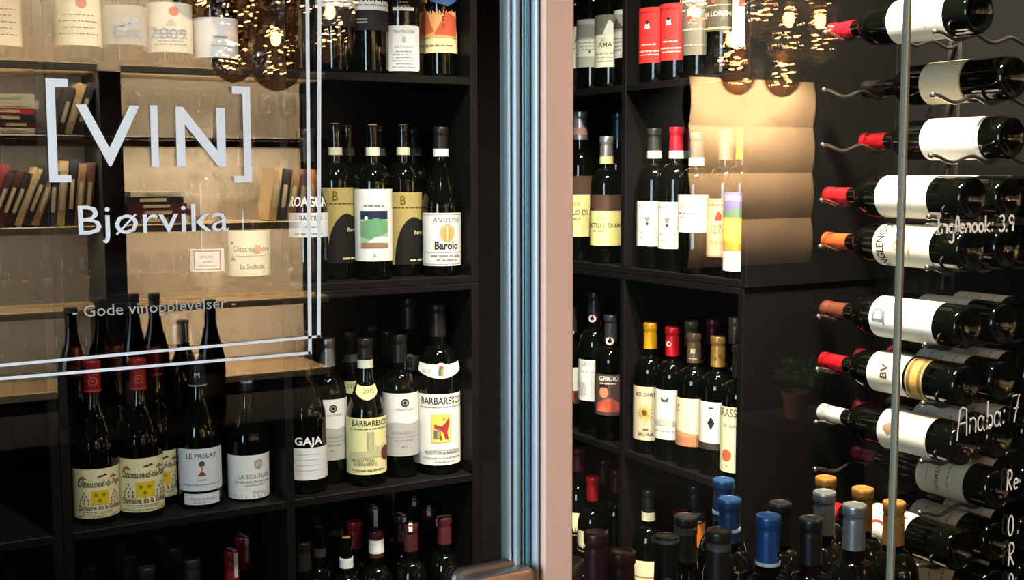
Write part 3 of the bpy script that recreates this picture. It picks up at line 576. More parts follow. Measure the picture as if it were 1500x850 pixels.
R_('C', 1018, .045, 490, 'bordeaux', 'bottle with brown capsule and peach and terracotta label', lab=(585, 655), cap='#5a4a38', col='#ecd4b0', face=-12, capprint=[('t', 'III', 0, 1.0, .5, '#b9a88c', .02), ('x', 0, .4, .9, .15, '#a8977c')], prints=[('r', -1, 0, 1, .2, '#b87a52'), ('p', [(-.7, .2), (.6, .2), (.2, .25), (-.2, .3), (-.7, .4)], '#c98f62'), ('c', -.28, .84, .03, '#9b6a42'), ('x', -.3, .72, .15, .03, '#a9865c')])
R_('C', 1055, .045, 495, 'bordeaux', 'bottle with gold capsule and white label with a black diamond', lab=(590, 660), cap='#b58a45', capmetal=.55, col='#e3e0d6', face=-20, capprint=[('c', q, .9+.25*(i % 2), .16, '#6d4a1c') for i, q in enumerate((-.8, -.4, 0, .4, .8))], prints=[('p', [(-.08, .56), (0, .42), (.08, .56), (0, .70)], '#23221f'), ('r', -1, 0, 1, .14, '#39352f'), ('x', 0, .86, .1, .05, '#444')])
R_('C', 1085, .035, 508, 'bordeaux', 'bottle with cream label and orange dot against the end panel', lab=(598, 694), wdeg=110, cap='#242220', col='#e8dfb0', face=-30, prints=[('t', 'GRASSET', 0, .86, .12, '#6b6440', .012, .75), ('c', -.05, .26, .09, '#c8623a'), ('x', 0, .7, .2, .05, '#9fae8c'), ('c', -.04, .1, .02, '#c8a05a')])
for px, top, c, lbl in ((998, 472, '#8a7a58', 'bottle with tan capsule in the back row of the lower right bay'), (1033, 469, '#5a1a24', 'bottle with maroon capsule in the back row of the lower right bay'), (1066, 466, '#6f5a42', 'bottle with brown capsule in the back row, right end of the lower right bay')):
    R_('C', px, .16, top, 'bordeaux', lbl, cap=c, caplen=.055)

# ---- right run, bottom board
GD = 'bottles on the bottom right board'
cr = [('r', -1, .72, 1, .74, '#a86a3a'), ('x', 0, .4, .5, .03, '#8c835a'), ('c', .1, .2, .03, '#4a3c2a')]
for px, off, top, c, lab, b, lbl in ((847, .06, 658, '#5f1620', (752, 872), None, 'bottle with dark red capsule and cream label beside the beige post'), (868, .05, 701, '#a3141e', (780, 890), None, 'bottle with red capsule and cream label, front of the bottom left bay'), (884, .17, 676, '#3a1418', None, None, 'dark bottle in the back row of the bottom right unit, left bay'), (902, .13, 690, '#4a161c', None, None, 'bottle with dull red capsule against the bottom divider'),
                                     (953, .04, 720, '#22211f', (823, 910), (752, 764, '#d9cfa8'), 'bottle with black capsule and cream neck band in the bottom right bay'), (986, .10, 751, '#a8121c', None, None, 'bottle with bright red capsule in the bottom right bay'), (1004, .16, 713, '#1f1e1c', None, None, 'tall dark bottle at the back of the bottom right bay')):
    stand('R', 'D', px, off, top, 'bordeaux', lbl, group=GD, cap=c, caplen=.055, lab=lab, col='#e0d6a8', prints=cr if lab else (), band=b)
stand('R', 'D', 1024, .05, 752, 'bordeaux', 'bottle with orange tag in the bottom right bay', group=GD, cap='#2a2622', lab2=(768, 806, 40, '#d9741e', [('c', 0, .35, .1, '#8c4410')]), neck=(766, 806, .9, '#d9741e', None))

settle()
# ------------------------------------------------------------------ display bench just inside the glass, and its bottles
ZN = .843
bn = empty('display_bench', (1.05, 1.25, 0), 'low black display bench inside the glass carrying the front bottles', 'bench')
MB().bbox(-.37, .44, -.17, .33, ZN-.03, ZN).build('bench_top', SHELF, bn)
for sx in (-.36, .41):
    for sy in (-.16, .30): MB().bbox(sx, sx+.03, sy, sy+.03, 0, ZN-.03).build('leg', SHELF, bn)
MB().bbox(-.34, .42, -.14, .30, .25, .27).build('lower_shelf', SHELF, bn)
GF = 'bottles on the display bench'
def front(px, top, h, kind, cap, lbl, caplen=.06, **k):
    p = at(px, top, z=ZN+h); return bottle((p.x, p.y, ZN), h, kind, lbl, cap=cap, caplen=caplen, group=GF, **k)
screw = dict(capmetal=.1)
front(836, 822, .30, 'bordeaux', '#4c463c', 'olive-grey screw cap at the bottom edge beside the beige post', **screw)
front(873, 781, .290, 'bordeaux', '#3a161c', 'taller maroon screw cap at the bottom, left of centre', capband=(.255, .258, '#2a0f14'), **screw)
front(912, 809, .292, 'bordeaux', '#321317', 'shorter maroon screw cap at the bottom, left of centre', capband=(.255, .258, '#2a0f14'), **screw)
front(976, 786, .290, 'burgundy', '#1c1d1e', 'black screw cap with white script at the bottom centre', caplen=.062, capprint=[('t', 'ella', .1, .35, .32, '#c9c9c4', .0, .9)], capband=(.284, .288, '#6c6d6d'))
front(1005, 757, .285, 'burgundy', '#262626', 'black capsule with grey ring behind the white script cap', capband=(.262, .272, '#4f4f4e'))
front(1053, 778, .310, 'burgundy', '#202020', 'black capsule with grey ring in front of the blue capsules', capband=(.287, .297, '#4a4a4a'))
blue = dict(capmetal=.45, capband=(.252, .2565, '#b9c6d2'))
front(1060, 703, .302, 'bordeaux', '#27507f', 'blue capsule with white ring, back one of the pair', **blue)
front(1069, 731, .297, 'bordeaux', '#27507f', 'blue capsule with white ring, front one of the pair', **blue)
front(1126, 756, .315, 'bordeaux', '#23508c', 'blue capsule with white ring standing alone before the end panel', **blue)
front(1143, 737, .275, 'bordeaux', '#1f1d1b', 'slim black capsule just behind the lone blue capsule')
front(1188, 760, .295, 'bordeaux', '#1a1a1b', 'plain black capsule left of the silver capsules')
front(1210, 700, .285, 'bordeaux', '#a97a35', 'gold capsule, back left of the three gold ones', capmetal=.5)
front(1208, 721, .300, 'bordeaux', '#8f9294', 'silver capsule, left one of the two', capmetal=.7)
front(1264, 716, .290, 'bordeaux', '#a97a35', 'gold capsule, middle one of the three gold ones', capmetal=.5)
front(1252, 740, .305, 'bordeaux', '#8f9294', 'silver capsule, right one of the two', capmetal=.7)
front(1310, 736, .285, 'bordeaux', '#a97a35', 'gold capsule behind the glass joint, rightmost of the three', capmetal=.5)

# ------------------------------------------------------------------ wall rack with lying bottles
STEEL = mat('#8f8c86', .28, .95)
RX = (1.65, 1.742, 1.834); YBOT, YNECK, YBODY = 1.310, 1.60, 1.355
rk = empty('wine_rack', (XB, 1.48, .9), 'black metal wall rack of wavy pegs holding the lying bottles', 'wine rack')
RO = Vector(rk.location)
for y in (YNECK-.012, YNECK+.012, YBODY-.012, YBODY+.012):
    MB().bbox(XB-.006-RO.x, XB-RO.x, y-.004-RO.y, y+.004-RO.y, .1-RO.z, 2.35-RO.z, b=.001).build('rail', mat('#3a3936', .4, .6), rk)
ROWS = [(48, 'y'), (129, 'b'), (207, 'b'), (286, 'f'), (352, 'f'), (452, 'f'), (528, 'f'), (604, 'f'), (672, 'b'), (742, 'f'), (806, 'm'), (868, 'm')]
zrow = [at(1208, q, x=RX[0]).z for q, _ in ROWS]
def peg(z, y, rb):
    """wavy rod: a trough under each bottle, a crest between, knob at the tip"""
    pts = []; n = 44; x1 = RX[0]-.052; x0 = XB
    for i in range(n+1):
        x = x0+(x1-x0)*i/n; ph = (x-RX[0])/.092
        a = .5-.5*math.cos(2*math.pi*ph) if x > RX[0]-.046 else 1
        pts.append((x-RO.x, y-RO.y, z-rb-.0042+.011*a-RO.z))
    m = MB().tube(pts, .0036, 8); m.ball(pts[-1], .0052, 8)
    return m.build('peg', STEEL, rk, 60)
def lie(i, k, h, kind, lbl, roll=8, dy=0, **kw):
    z = zrow[i]; a = R(roll)
    m = Matrix(((math.sin(a), math.cos(a), 0), (0, 0, 1), (math.cos(a), -math.sin(a), 0)))     # columns: local x up, y away from the label, z along +y
    return bottle((RX[k], YBOT+dy, z), h, kind, lbl, rot=m.to_euler(), group='bottles lying in the wall rack', **kw)
for i, z in enumerate(zrow): peg(z, YNECK, .0150); peg(z, YBODY, .0372)
WL = '#e6e1d2'
mk = lambda s, v=.8, sz=.16: [('t', s, 0, v, sz, '#4a3c30', .015)]
small = [('t', '52', 0, .72, .07, '#9a9486'), ('x', 0, .3, .5, .03, '#b9b3a6')]
ing = [('t', 'INGLENOOK', 0, .80, .14, '#22201c', .012, .72, .28), ('c', .02, .55, .13, '#c9a98c'), ('p', [(-.1, .42), (.1, .42), (.0, .62)], '#9b6a4a'), ('x', 0, .34, .4, .04, '#a8906c')]
spec = {
 0: [(0, 'rack bottle with red capsule in the top row of the wall rack', '#b31622', (.050, .165), WL, small)],
 1: [(1, 'rack bottle without visible capsule, behind the empty pegs of the second row', '#1d1b19', (.085, .170), '#e6d6b4', [('r', -.9, .0, .9, .03, '#b98a3a')])],
 2: [(1, 'rack bottle with red capsule set back in the third row', '#b31622', (.045, .165), '#eceae2', [('p', [(-.1, .2), (.2, .5), (.22, .52), (-.06, .2)], '#b9b6ac')])],
 3: [(0, 'rack bottle with red capsule and plain ivory label, fourth row', '#bb1c22', (.070, .180), '#ebe5d6', small)],
 4: [(0, 'rack bottle with orange capsule and label reading INGLENOOK', '#c9572a', (.060, .182), '#e8dfc6', ing)],
 5: [(0, 'rack bottle with brown capsule and white label, just below the gap in the rack', '#6a3a2a', (.050, .185), '#e9e7de', [('t', 'D', .0, .76, .2, '#6d7078', .02), ('r', -.12, .74, .14, .77, '#6d7078')])],
 6: [(0, 'rack bottle with red capsule and label marked BV', '#b0161e', (.105, .185), '#e6dec8', [('t', 'BV', 0, .42, .2, '#4a3426', .03)])],
 7: [(0, 'rack bottle with white capsule and ivory label, eighth row', '#dcd9ce', (.055, .160), '#e6dfcc', [('c', 0, .82, .06, '#8a7258'), ('c', .05, .76, .05, '#8a7258'), ('c', -.05, .76, .05, '#8a7258'), ('c', 0, .70, .05, '#8a7258')])],
 8: [(1, 'rack bottle with dark red capsule and grey label set back in the ninth row', '#5c1a24', (.050, .150), '#c9c6b2', [('t', 'HERMANN', 0, .5, .1, '#77745f', .005, .9), ('x', 0, .75, .3, .04, '#99967f'), ('x', 0, .3, .5, .04, '#99967f')])],
 9: [(0, 'rack bottle with red capsule and red ring on the label, tenth row', '#b31622', (.095, .190), '#e8e4da', [('o', -.1, .62, .24, .05, '#b3342c'), ('r', .3, .1, .36, .3, '#c2564a')])],
}
for i, lst in spec.items():
    for (k, lbl, c, lab, col, pr) in lst:
        kw = {}
        if i == 6: kw = dict(lab2=(.062, .1, 190, '#6b5636', [('r', -.9, .3, .9, .7, '#b08a46'), ('r', -2, .05, 2, .1, '#c2a062'), ('r', -2, .9, 2, .95, '#c2a062')]))
        lie(i, k, .325, 'bordeaux', lbl, cap=c, caplen=.058, lab=(lab[0]-(.004 if i != 6 else 0), lab[1]-(.002 if i != 6 else 0)), col=col, prints=pr, wdeg=200, roll=12, **kw)
ORD = ['top', 'second', 'third', 'fourth', 'fifth', 'sixth', 'seventh', 'eighth', 'ninth', 'tenth', 'eleventh', 'lowest']
for i in range(12):
    for k in (1, 2, 0):
        if i in spec and k == spec[i][0][0]: continue
        if i in (0, 1, 2) and k in (0, 2) : continue
        if i == 0: continue
        if i in (8,) and k == 0: continue
        if i >= 10 and k == 0 and i == 10: continue
        lie(i, k, .325, 'bordeaux', 'dark bottle base in the %s row of the wall rack, %s' % (ORD[i], ('outermost', 'behind the outermost bottle', 'innermost against the wall')[k]), cap=random.choice(['#7a1a20', '#2a2624', '#5a3a2a', '#8e1a22']), caplen=.055,
            lab=(.06, .165), col=random.choice(['#dcd8cc', '#cfccc2', '#d8d2c0']), prints=fine(.2, .7, 3, .5, .04, '#99948a'), wdeg=210, roll=random.uniform(5, 40))

# ------------------------------------------------------------------ glass front: door, post, fixed panes
ZG0, ZG1 = .06, CEIL
gx = lambda px, py=425: at(px, py, y=YG).x
XJ0, XJ1, XP = gx(742), gx(786), gx(829)        # door edge, seal / post, post / pane
XGJ = gx(1320)
dr = empty('door_1', (XJ0, YG, 0), 'clear glass cellar door with white etched lettering and frame lines', 'door', kind='structure')
def dpart(mb, nm, m, sm=None):
    mb.v = [(x-XJ0, y-YG, z) for x, y, z in mb.v]; return mb.build(nm, m, dr, sm)
dpart(MB().box(XL, XJ0, YG, YG+.004, ZG0, ZG1), 'glass_pane', PANE)
ALU = mat('#8c989d', .45, .35, noise=.05, scale=30, stretch=(1, 1, .05))
SEAL = mat('#4f7c8d', .4, .1, .5)
wj = XJ1-XJ0
def rib(x0, x1, nm, m, d=.010):
    b = MB(); n = 8; vs_ = []
    for i in range(n+1):
        t = i/n; x = x0+(x1-x0)*t; y = YG-.002-d*math.sin(math.pi*t)**.6
        for z in (ZG0, ZG1): vs_.append((x, y, z))
    o = len(vs_); vs_ += [(x0, YG+.012, ZG0), (x0, YG+.012, ZG1), (x1, YG+.012, ZG0), (x1, YG+.012, ZG1)]
    b.add(vs_, [(2*i, 2*i+2, 2*i+3, 2*i+1) for i in range(n)]+[(o, 0, 1, o+1), (2*n, o+2, o+3, 2*n+1), (o, o+1, o+3, o+2)]); dpart(b, nm, m, 40)
rib(XJ0, XJ0+wj*.10, 'edge_strip', mat('#8e9394', .4, .4), .003)
rib(XJ0+wj*.12, XJ0+wj*.40, 'door_stile', ALU, .006)
rib(XJ0+wj*.42, XJ0+wj*.50, 'edge_strip', mat('#6d8e9a', .4, .3), .004)
rib(XJ0+wj*.50, XJ0+wj*.74, 'seal_strip', SEAL, .004)
rib(XJ0+wj*.76, XJ0+wj*.98, 'frame_stile', mat('#a6b2b9', .45, .3), .008)
# lock case at the door edge
l0, l1 = gx(668, 845), gx(769, 835); zt = at(720, 834, y=YG).z+.002
def rbox(x0, x1, y0, y1, z0, z1, rr):
    b = MB(); pts = []
    for cx, cz, a0 in ((x1-rr, z1-rr, 0), (x0+rr, z1-rr, 90), (x0+rr, z0+rr, 180), (x1-rr, z0+rr, 270)):
        for k in range(7): a = R(a0+15*k); pts.append((cx+rr*math.cos(a), cz+rr*math.sin(a)))
    n = len(pts); cx, cz = (x0+x1)/2, (z0+z1)/2; vs_ = []
    for (y, s) in ((y1, 1), (y0+.004, 1), (y0+.001, .985), (y0, .96)):
        for (x, z) in pts: vs_.append((cx+(x-cx)*s, y, cz+(z-cz)*s))
    fs = [(i*n+k, i*n+(k+1) % n, (i+1)*n+(k+1) % n, (i+1)*n+k) for i in range(3) for k in range(n)]+[tuple(range(3*n, 4*n)), tuple(range(n))[::-1]]
    return b.add(vs_, fs)
lk = dpart(rbox(l0, l1, YG-.022, YG+.002, zt-.16, zt, .010), 'lock_case', mat('#b9a79c', .32, .8, noise=.05, scale=60), 50); lk['label'] = 'satin steel lock case'
dpart(rbox(l0-.006, l1-.01, YG-.006, YG-.0005, zt-.17, zt+.006, .012), 'lock_backplate', mat('#6e6a66', .4, .7), 50)
# etched / vinyl lettering: real strokes on the front face of the door
VIN = mat('#eef1f2', .7, 0, .2)
YT = YG-.0006
def glass_text(s, px0, px1, base_y, cap_y, nm, m=VIN, bold=0., parent=dpart):
    """px0..px1 the word's ends, base_y and cap_y the baseline and capital height at its middle"""
    vv, ff = text2d(s, bold); x0 = min(v[0] for v in vv); x1 = max(v[0] for v in vv)
    pm = (px0+px1)/2; X0, X1 = gx(px0, base_y), gx(px1, base_y); zb = at(pm, base_y, y=YT).z; zc = at(pm, cap_y, y=YT).z
    return parent(MB().add([(X0+(x-x0)/(x1-x0)*(X1-X0), YT, zb+y*(zc-zb)) for x, y in vv], ff), nm, m)
def strip(px0, py0, px1, py1, wd, nm, m=VIN, parent=dpart):
    a, b = at(px0, py0, y=YT), at(px1, py1, y=YT); d = (b-a).normalized(); n = Vector((-d.z, 0, d.x))*wd/2
    return parent(MB().add([a-n, b-n, b+n, a+n], [(0, 1, 2, 3)]), nm, m)
glass_text('V', 114, 207, 243, 148, 'letter'); glass_text('I', 222, 233, 243, 150, 'letter', bold=.012); glass_text('N', 259, 331, 243, 153, 'letter', bold=.012)
LW = .0068
def bracket(pxv, pxe, top, bot, te, be):
    a = at(pxv, (top+bot)/2, y=YT); zt_ = at(pxv, top, y=YT).z; zb_ = at(pxv, bot, y=YT).z; xe = gx(pxe, 200)
    s = 1 if xe > a.x else -1; q = LW/2; b = MB()
    def rect(x0, x1, z0, z1): b.add([(x0, YT, z0), (x1, YT, z0), (x1, YT, z1), (x0, YT, z1)], [(0, 1, 2, 3)])
    rect(a.x-q, a.x+q, zb_, zt_); x0, x1 = sorted((a.x+s*q, xe)); rect(x0, x1, zt_-.0065, zt_); rect(x0, x1, zb_, zb_+.0055)
    dpart(b, 'bracket', VIN)
bracket(76, 102, 115, 267, 0, 0); bracket(362, 341, 127, 267, 0, 0)
glass_text('Bjørvika', 115, 335, 341, 297, 'lettering')
glass_text('- Gode vinopplevelser -', 106, 345, 458, 441, 'lettering', m=mat('#b9b5ad', .7, 0, .2))
glass_text('Est.', 169, 211, 55, 36, 'lettering', m=mat('#c9c9c4', .7, 0, .2)); glass_text('2009', 221, 274, 57, 40, 'lettering', m=mat('#c9c9c4', .7, 0, .2))
strip(178, 30, 202, 38, .0012, 'lettering'); strip(178, 38, 202, 30, .0012, 'lettering')
for (a, b, c, d, wd) in ((-60, 541, 470, 493, .0022), (-60, 560, 455, 517, .0022), (468, -30, 467, 495, .0030), (450, -30, 454, 519, .0030)): strip(a, b, c, d, wd*1.15, 'frame_line')

ps = structure('trim_1', MB().bbox(XJ1, XP, YG-.015, YG+.05, 0, CEIL, b=.002), mat('#e2bca8', .55, 0, .35, noise=.04, scale=14), label='beige pink metal post between door and fixed glass', cat='post')
structure('trim_2', MB().box(XL, XB, YG-.02, YG+.05, 0, ZG0), mat('#3a3835', .5), label='dark sill under the glass front', cat='sill')
structure('trim_3', MB().box(-2.6, 6.2, YG-.03, YG+.05, CEIL, RC), mat('#2a2826', .6), label='dark lintel above the glass front', cat='lintel')
wp = empty('window_1', (XP, YG, 0), 'wide fixed glass pane beside the beige post', 'window', kind='structure')
def w1(mb, nm, m, sm=None): mb.v = [(x-XP, y-YG, z) for x, y, z in mb.v]; return mb.build(nm, m, wp, sm)
w1(MB().box(XP, XGJ-.0015, YG, YG+.004, ZG0, ZG1), 'glass_pane', PANE)
w1(MB().bbox(XGJ-.0030, XGJ, YG-.001, YG+.008, ZG0, ZG1, b=.0006), 'glass_edge', mat('#a59d86', .2, .2, .8))
wq = empty('window_2', (XGJ, YG, 0), 'fixed glass pane with handwritten white wine names and prices', 'window', kind='structure')
def w2(mb, nm, m, sm=None): mb.v = [(x-XGJ, y-YG, z) for x, y, z in mb.v]; return mb.build(nm, m, wq, sm)
w2(MB().box(XGJ+.0035, XB, YG, YG+.004, ZG0, ZG1), 'glass_pane', PANE)
w2(MB().bbox(XGJ+.0004, XGJ+.0032, YG-.001, YG+.008, ZG0, ZG1, b=.0006), 'glass_edge', mat('#6d6656', .2, .2, .8))
# handwriting: single-stroke letters
A_ = lambda cx, cy, rx, ry, a0, a1, n=12: [(cx+rx*math.cos(R(a0+(a1-a0)*i/n)), cy+ry*math.sin(R(a0+(a1-a0)*i/n))) for i in range(n+1)]
GLY = {
 'I': (.35, [[(.05, 1), (.3, 1)], [(.18, 1), (.14, 0)], [(0, 0), (.3, .02)]]), 'n': (.5, [[(.08, .55), (.06, 0)], [(.06, .3)]+A_(.24, .34, .17, .2, 160, 0)+[(.42, 0)]]),
 'g': (.48, [A_(.22, .3, .18, .24, 40, 400), [(.4, .5), (.4, -.35)]+A_(.24, -.35, .16, .18, 0, -160)]), 'l': (.28, [[(.1, 0)]+A_(.16, .5, .1, .5, 200, -120)+[(.12, .05), (.26, 0)]]),
 'e': (.42, [[(.06, .28), (.36, .32)]+A_(.22, .28, .16, .25, 10, 320)]), 'o': (.46, [A_(.22, .28, .17, .26, 90, 450)]), 'k': (.48, [[(.08, 1), (.06, 0)], [(.4, .55), (.08, .25), (.42, 0)]]),
 ':': (.3, [A_(.12, .5, .03, .03, 0, 360, 6), A_(.1, .1, .03, .03, 0, 360, 6)]), '3': (.5, [A_(.2, .75, .17, .22, 150, -90), A_(.2, .27, .2, .26, 90, -150)]), '.': (.22, [A_(.08, .03, .03, .03, 0, 360, 6)]),
 '9': (.5, [A_(.22, .72, .17, .24, 0, 360), [(.39, .72), (.34, 0)]]), 'A': (.66, [[(0, -.15), (.12, .9), (.26, 1), (.5, .9), (.56, -.02)], [(.05, .42), (.54, .46)]]), 'a': (.5, [A_(.2, .28, .17, .26, 40, 400), [(.38, .52), (.36, .1), (.46, 0)]]),
 'b': (.48, [[(.1, 1), (.08, 0)], A_(.24, .26, .17, .24, 160, -180)]), '7': (.5, [[(.02, .95), (.42, 1), (.16, 0)], [(.1, .5), (.4, .52)]]), 'R': (.56, [[(.1, .98), (.06, 0)], [(.02, .9)]+A_(.2, .76, .22, .24, 110, -90)+[(.12, .5), (.46, 0)]]),
 'O': (.7, [A_(.3, .5, .27, .5, 80, 440, 18)]), 'B': (.6, [[(.1, 1), (.08, 0)], [(.04, .95)]+A_(.18, .76, .22, .22, 100, -90), [(.1, .52)]+A_(.2, .27, .24, .26, 90, -110)]), ' ': (.3, [])}
INK = mat('#f0efe9', .7, 0, .2)
def write(s, px, base, cap, wd, sq=1, slope=0):
    p = at(px, base, y=YT); hgt = at(px, cap, y=YT).z-p.z; x = p.x; b = MB()
    for ch in s:
        adv, st = GLY[ch]
        for poly in st:
            P = [Vector((x+u*hgt*sq, YT, p.z+v*hgt+slope*(x-p.x))) for u, v in poly]; L0 = []
            for i, q in enumerate(P):
                t = (P[min(i+1, len(P)-1)]-P[max(0, i-1)]); t = t.normalized() if t.length else Vector((1, 0, 0)); n = Vector((-t.z, 0, t.x))*wd/2; L0 += [q-n, q+n]
            b.add(L0, [(2*i, 2*i+2, 2*i+3, 2*i+1) for i in range(len(P)-1)])
        x += adv*hgt*sq
    return w2(b, 'handwriting', INK)
write('Inglenook: 3.9', 1371, 343, 318, .0031, 1.24); write('Anaba: 7', 1402, 640, 598, .0024, .88, .06); write('Re', 1474, 720, 690, .0026, .9); write('O', 1476, 786, 757, .0026, .7); write('R', 1476, 830, 797, .0026, .9); write('B', 1476, 872, 842, .0026, .9)

# ------------------------------------------------------------------ lamps inside the cellar
def ceiling_spot(x, y, to, energy, col, lbl, deg=75):
    e = empty('ceiling_spotlight', (x, y, CEIL), lbl, 'spotlight', 'cellar spotlights'); q = (Vector(to)-Vector((x, y, CEIL-.09))).to_track_quat('-Z', 'Y')
    MB().lathe([(.045, -.012), (.045, 0)], 20).build('base_plate', mat('#222', .4), e, 40); MB().tube([(0, 0, -.012), (0, 0, -.07)], .008).build('stem', mat('#222222', .4), e, 40)
    b = MB().lathe([(.034, .05), (.036, .04), (.036, -.03), (.033, -.03), (.031, .02), (.001, .02)], 20, cap=False).build('lamp_head', mat('#222222', .4), e, 40); b.location = (0, 0, -.10); b.rotation_euler = q.to_euler()
    spot('spot_light', Vector((x, y, CEIL-.10))+(Vector(to)-Vector((x, y, CEIL-.1))).normalized()*.04, to, energy, col, deg)
ceiling_spot(1.22, 1.22, (1.66, 1.50, 1.45), 400, (1, .86, .66), 'black ceiling spotlight aimed at the wall rack')
ceiling_spot(.95, 1.35, (1.57, 1.85, 1.30), 230, (1, .86, .68), 'black ceiling spotlight aimed at the right shelves')
ceiling_spot(.50, 1.14, (.72, 2.15, 1.05), 110, (1, .96, .90), 'black ceiling spotlight aimed at the left shelves', 62)

# ------------------------------------------------------------------ the bar room in front of the glass (seen mirrored in it)
structure('wall_front', MB().box(-2.6, 6.2, -3.75, -3.65, 0, RC), mat('#0c0b0a', .85, spec=.1, noise=.12, scale=5), label='dark wall of the bar room facing the cellar', cat='wall')
structure('wall_east', MB().box(6.2, 6.3, -3.75, YG, 0, RC), mat('#0c0b0a', .85, spec=.1), label='dark side wall of the bar room', cat='wall')
structure('wall_partition', MB().box(XB+.1, 6.2, YG, YG+.1, 0, CEIL), mat('#0c0b0a', .85, spec=.1), label='dark partition beyond the glass front', cat='wall')
ww = MB(); ww.box(-2.6, -2.5, -3.65, -1.4, 0, RC); ww.box(-2.6, -2.5, .3, YG, 0, RC); ww.box(-2.6, -2.5, -1.4, .3, 0, .9); ww.box(-2.6, -2.5, -1.4, .3, 2.6, RC)
structure('wall_west', ww, mat('#8d8378', .8, noise=.06, scale=6), label='wall of the bar room with the daylight window', cat='wall')
structure('wall_partition', MB().box(-2.5, XL, YG, YG+.1, 0, CEIL), mat('#0c0b0a', .85, spec=.1), label='dark partition left of the glass door', cat='wall')
structure('ceiling', MB().box(-2.6, 6.3, -3.75, YG+.05, RC, RC+.06), mat('#0e0d0c', .85, spec=.1), label='dark ceiling of the bar room', cat='ceiling')
wn = empty('window_3', (-2.55, -.55, .9), 'tall daylight window of the bar room', 'window', kind='structure')
for y in (-.85, -.02, .81): MB().bbox(-.02, .02, y-.02, y+.02, 0, 1.7).build('window_frame', mat('#c9c6bf', .5), wn)
for z in (.02, 1.68): MB().bbox(-.018, .018, -.82, .80, z-.02, z+.02).build('window_frame', mat('#c9c6bf', .5), wn)

def refl(px, py, yv):                        # a thing seen mirrored at a pixel: its real place, yv its distance along y in the mirror
    p = at(px, py, y=yv); return Vector((p.x, 2*YG-yv, p.z))
YV = 5.30; YS = 2*YG-YV                      # front edge of the back-bar shelving
zb = {k: refl(240, q, YV).z for k, q in dict(a=97, b=200, c=329, d=447, e=560).items()}
xr_ = refl(480, 300, YV).x; xm0, xm1 = refl(150, 300, YV).x, refl(183, 300, YV).x; xl_ = -.2
OAK = mat('#d8b98c', .55, noise=.12, scale=14, stretch=(.3, 4, 4)); PLY = mat('#a3937a', .7, noise=.08, scale=6); PLYD = mat('#5c564b', .7, noise=.08, scale=6)
YK = YS-.34
bb = empty('back_bar_shelf', ((xl_+xr_)/2, YS-.17, 0), 'tall back bar shelving with pale boards, glasses and books, mirrored in the door', 'shelf unit'); BO = Vector(bb.location)
def bpart(x0, x1, y0, y1, z0, z1, nm, m): return MB().bbox(x0-BO.x, x1-BO.x, y0-BO.y, y1-BO.y, z0, z1, b=.002).build(nm, m, bb)
bpart(xm1, xr_, YK-.02, YK, .1, 2.75, 'back_panel', PLY); bpart(xl_, xm1, YK-.02, YK, .1, zb['a'], 'back_panel', PLYD); bpart(xl_, xm1, YK-.02, YK, zb['a'], 2.75, 'back_panel', PLY)
bpart(xm0, xm1, YK, YS+.01, 0, zb['a']-.03, 'upright', mat('#1d1a18', .5)); bpart(xl_, xl_+.03, YK, YS, 0, 2.75, 'upright', mat('#1d1a18', .5))
for k in 'acde':
    for x0, x1 in ((xl_+.03, xm0), (xm1, xr_)): bpart(x0, x1, YK, YS, zb[k]-.032, zb[k], 'shelf_board', OAK)
bpart(xl_+.03, xr_, YK+.02, YS+.012, zb['b']-.045, zb['b'], 'shelf_board', mat('#191614', .3))
MB().tube([(xl_-BO.x, YS+.03-BO.y, zb['b']-.01), (xr_-BO.x, YS+.03-BO.y, zb['b']-.01)], .008, 10).build('rail', mat('#c9c2b2', .12, 1), bb, 60)
bpart(xl_, xr_, YK, YS, .0, zb['e']-.05, 'base_cabinet', mat('#171513', .6))
for k, zz_ in (('a', zb['a']+.62), ('b', zb['a']-.04), ('c', zb['b']-.055), ('d', zb['c']-.04), ('e', zb['d']-.04)):
    for x0, x1, en in ((xm1+.02, xr_-.02, 1.0), (xl_+.05, xm0-.02, 0.45 if k != 'a' else 1)):
        area('shelf_fill_light', ((x0+x1)/2, YS-.02, zz_), ((x0+x1)/2, YS-.20, zz_-.40), x1-x0, .03, 50*en*(x1-x0), WARM)  # added fill lights without fixtures, brightening the mirrored shelves
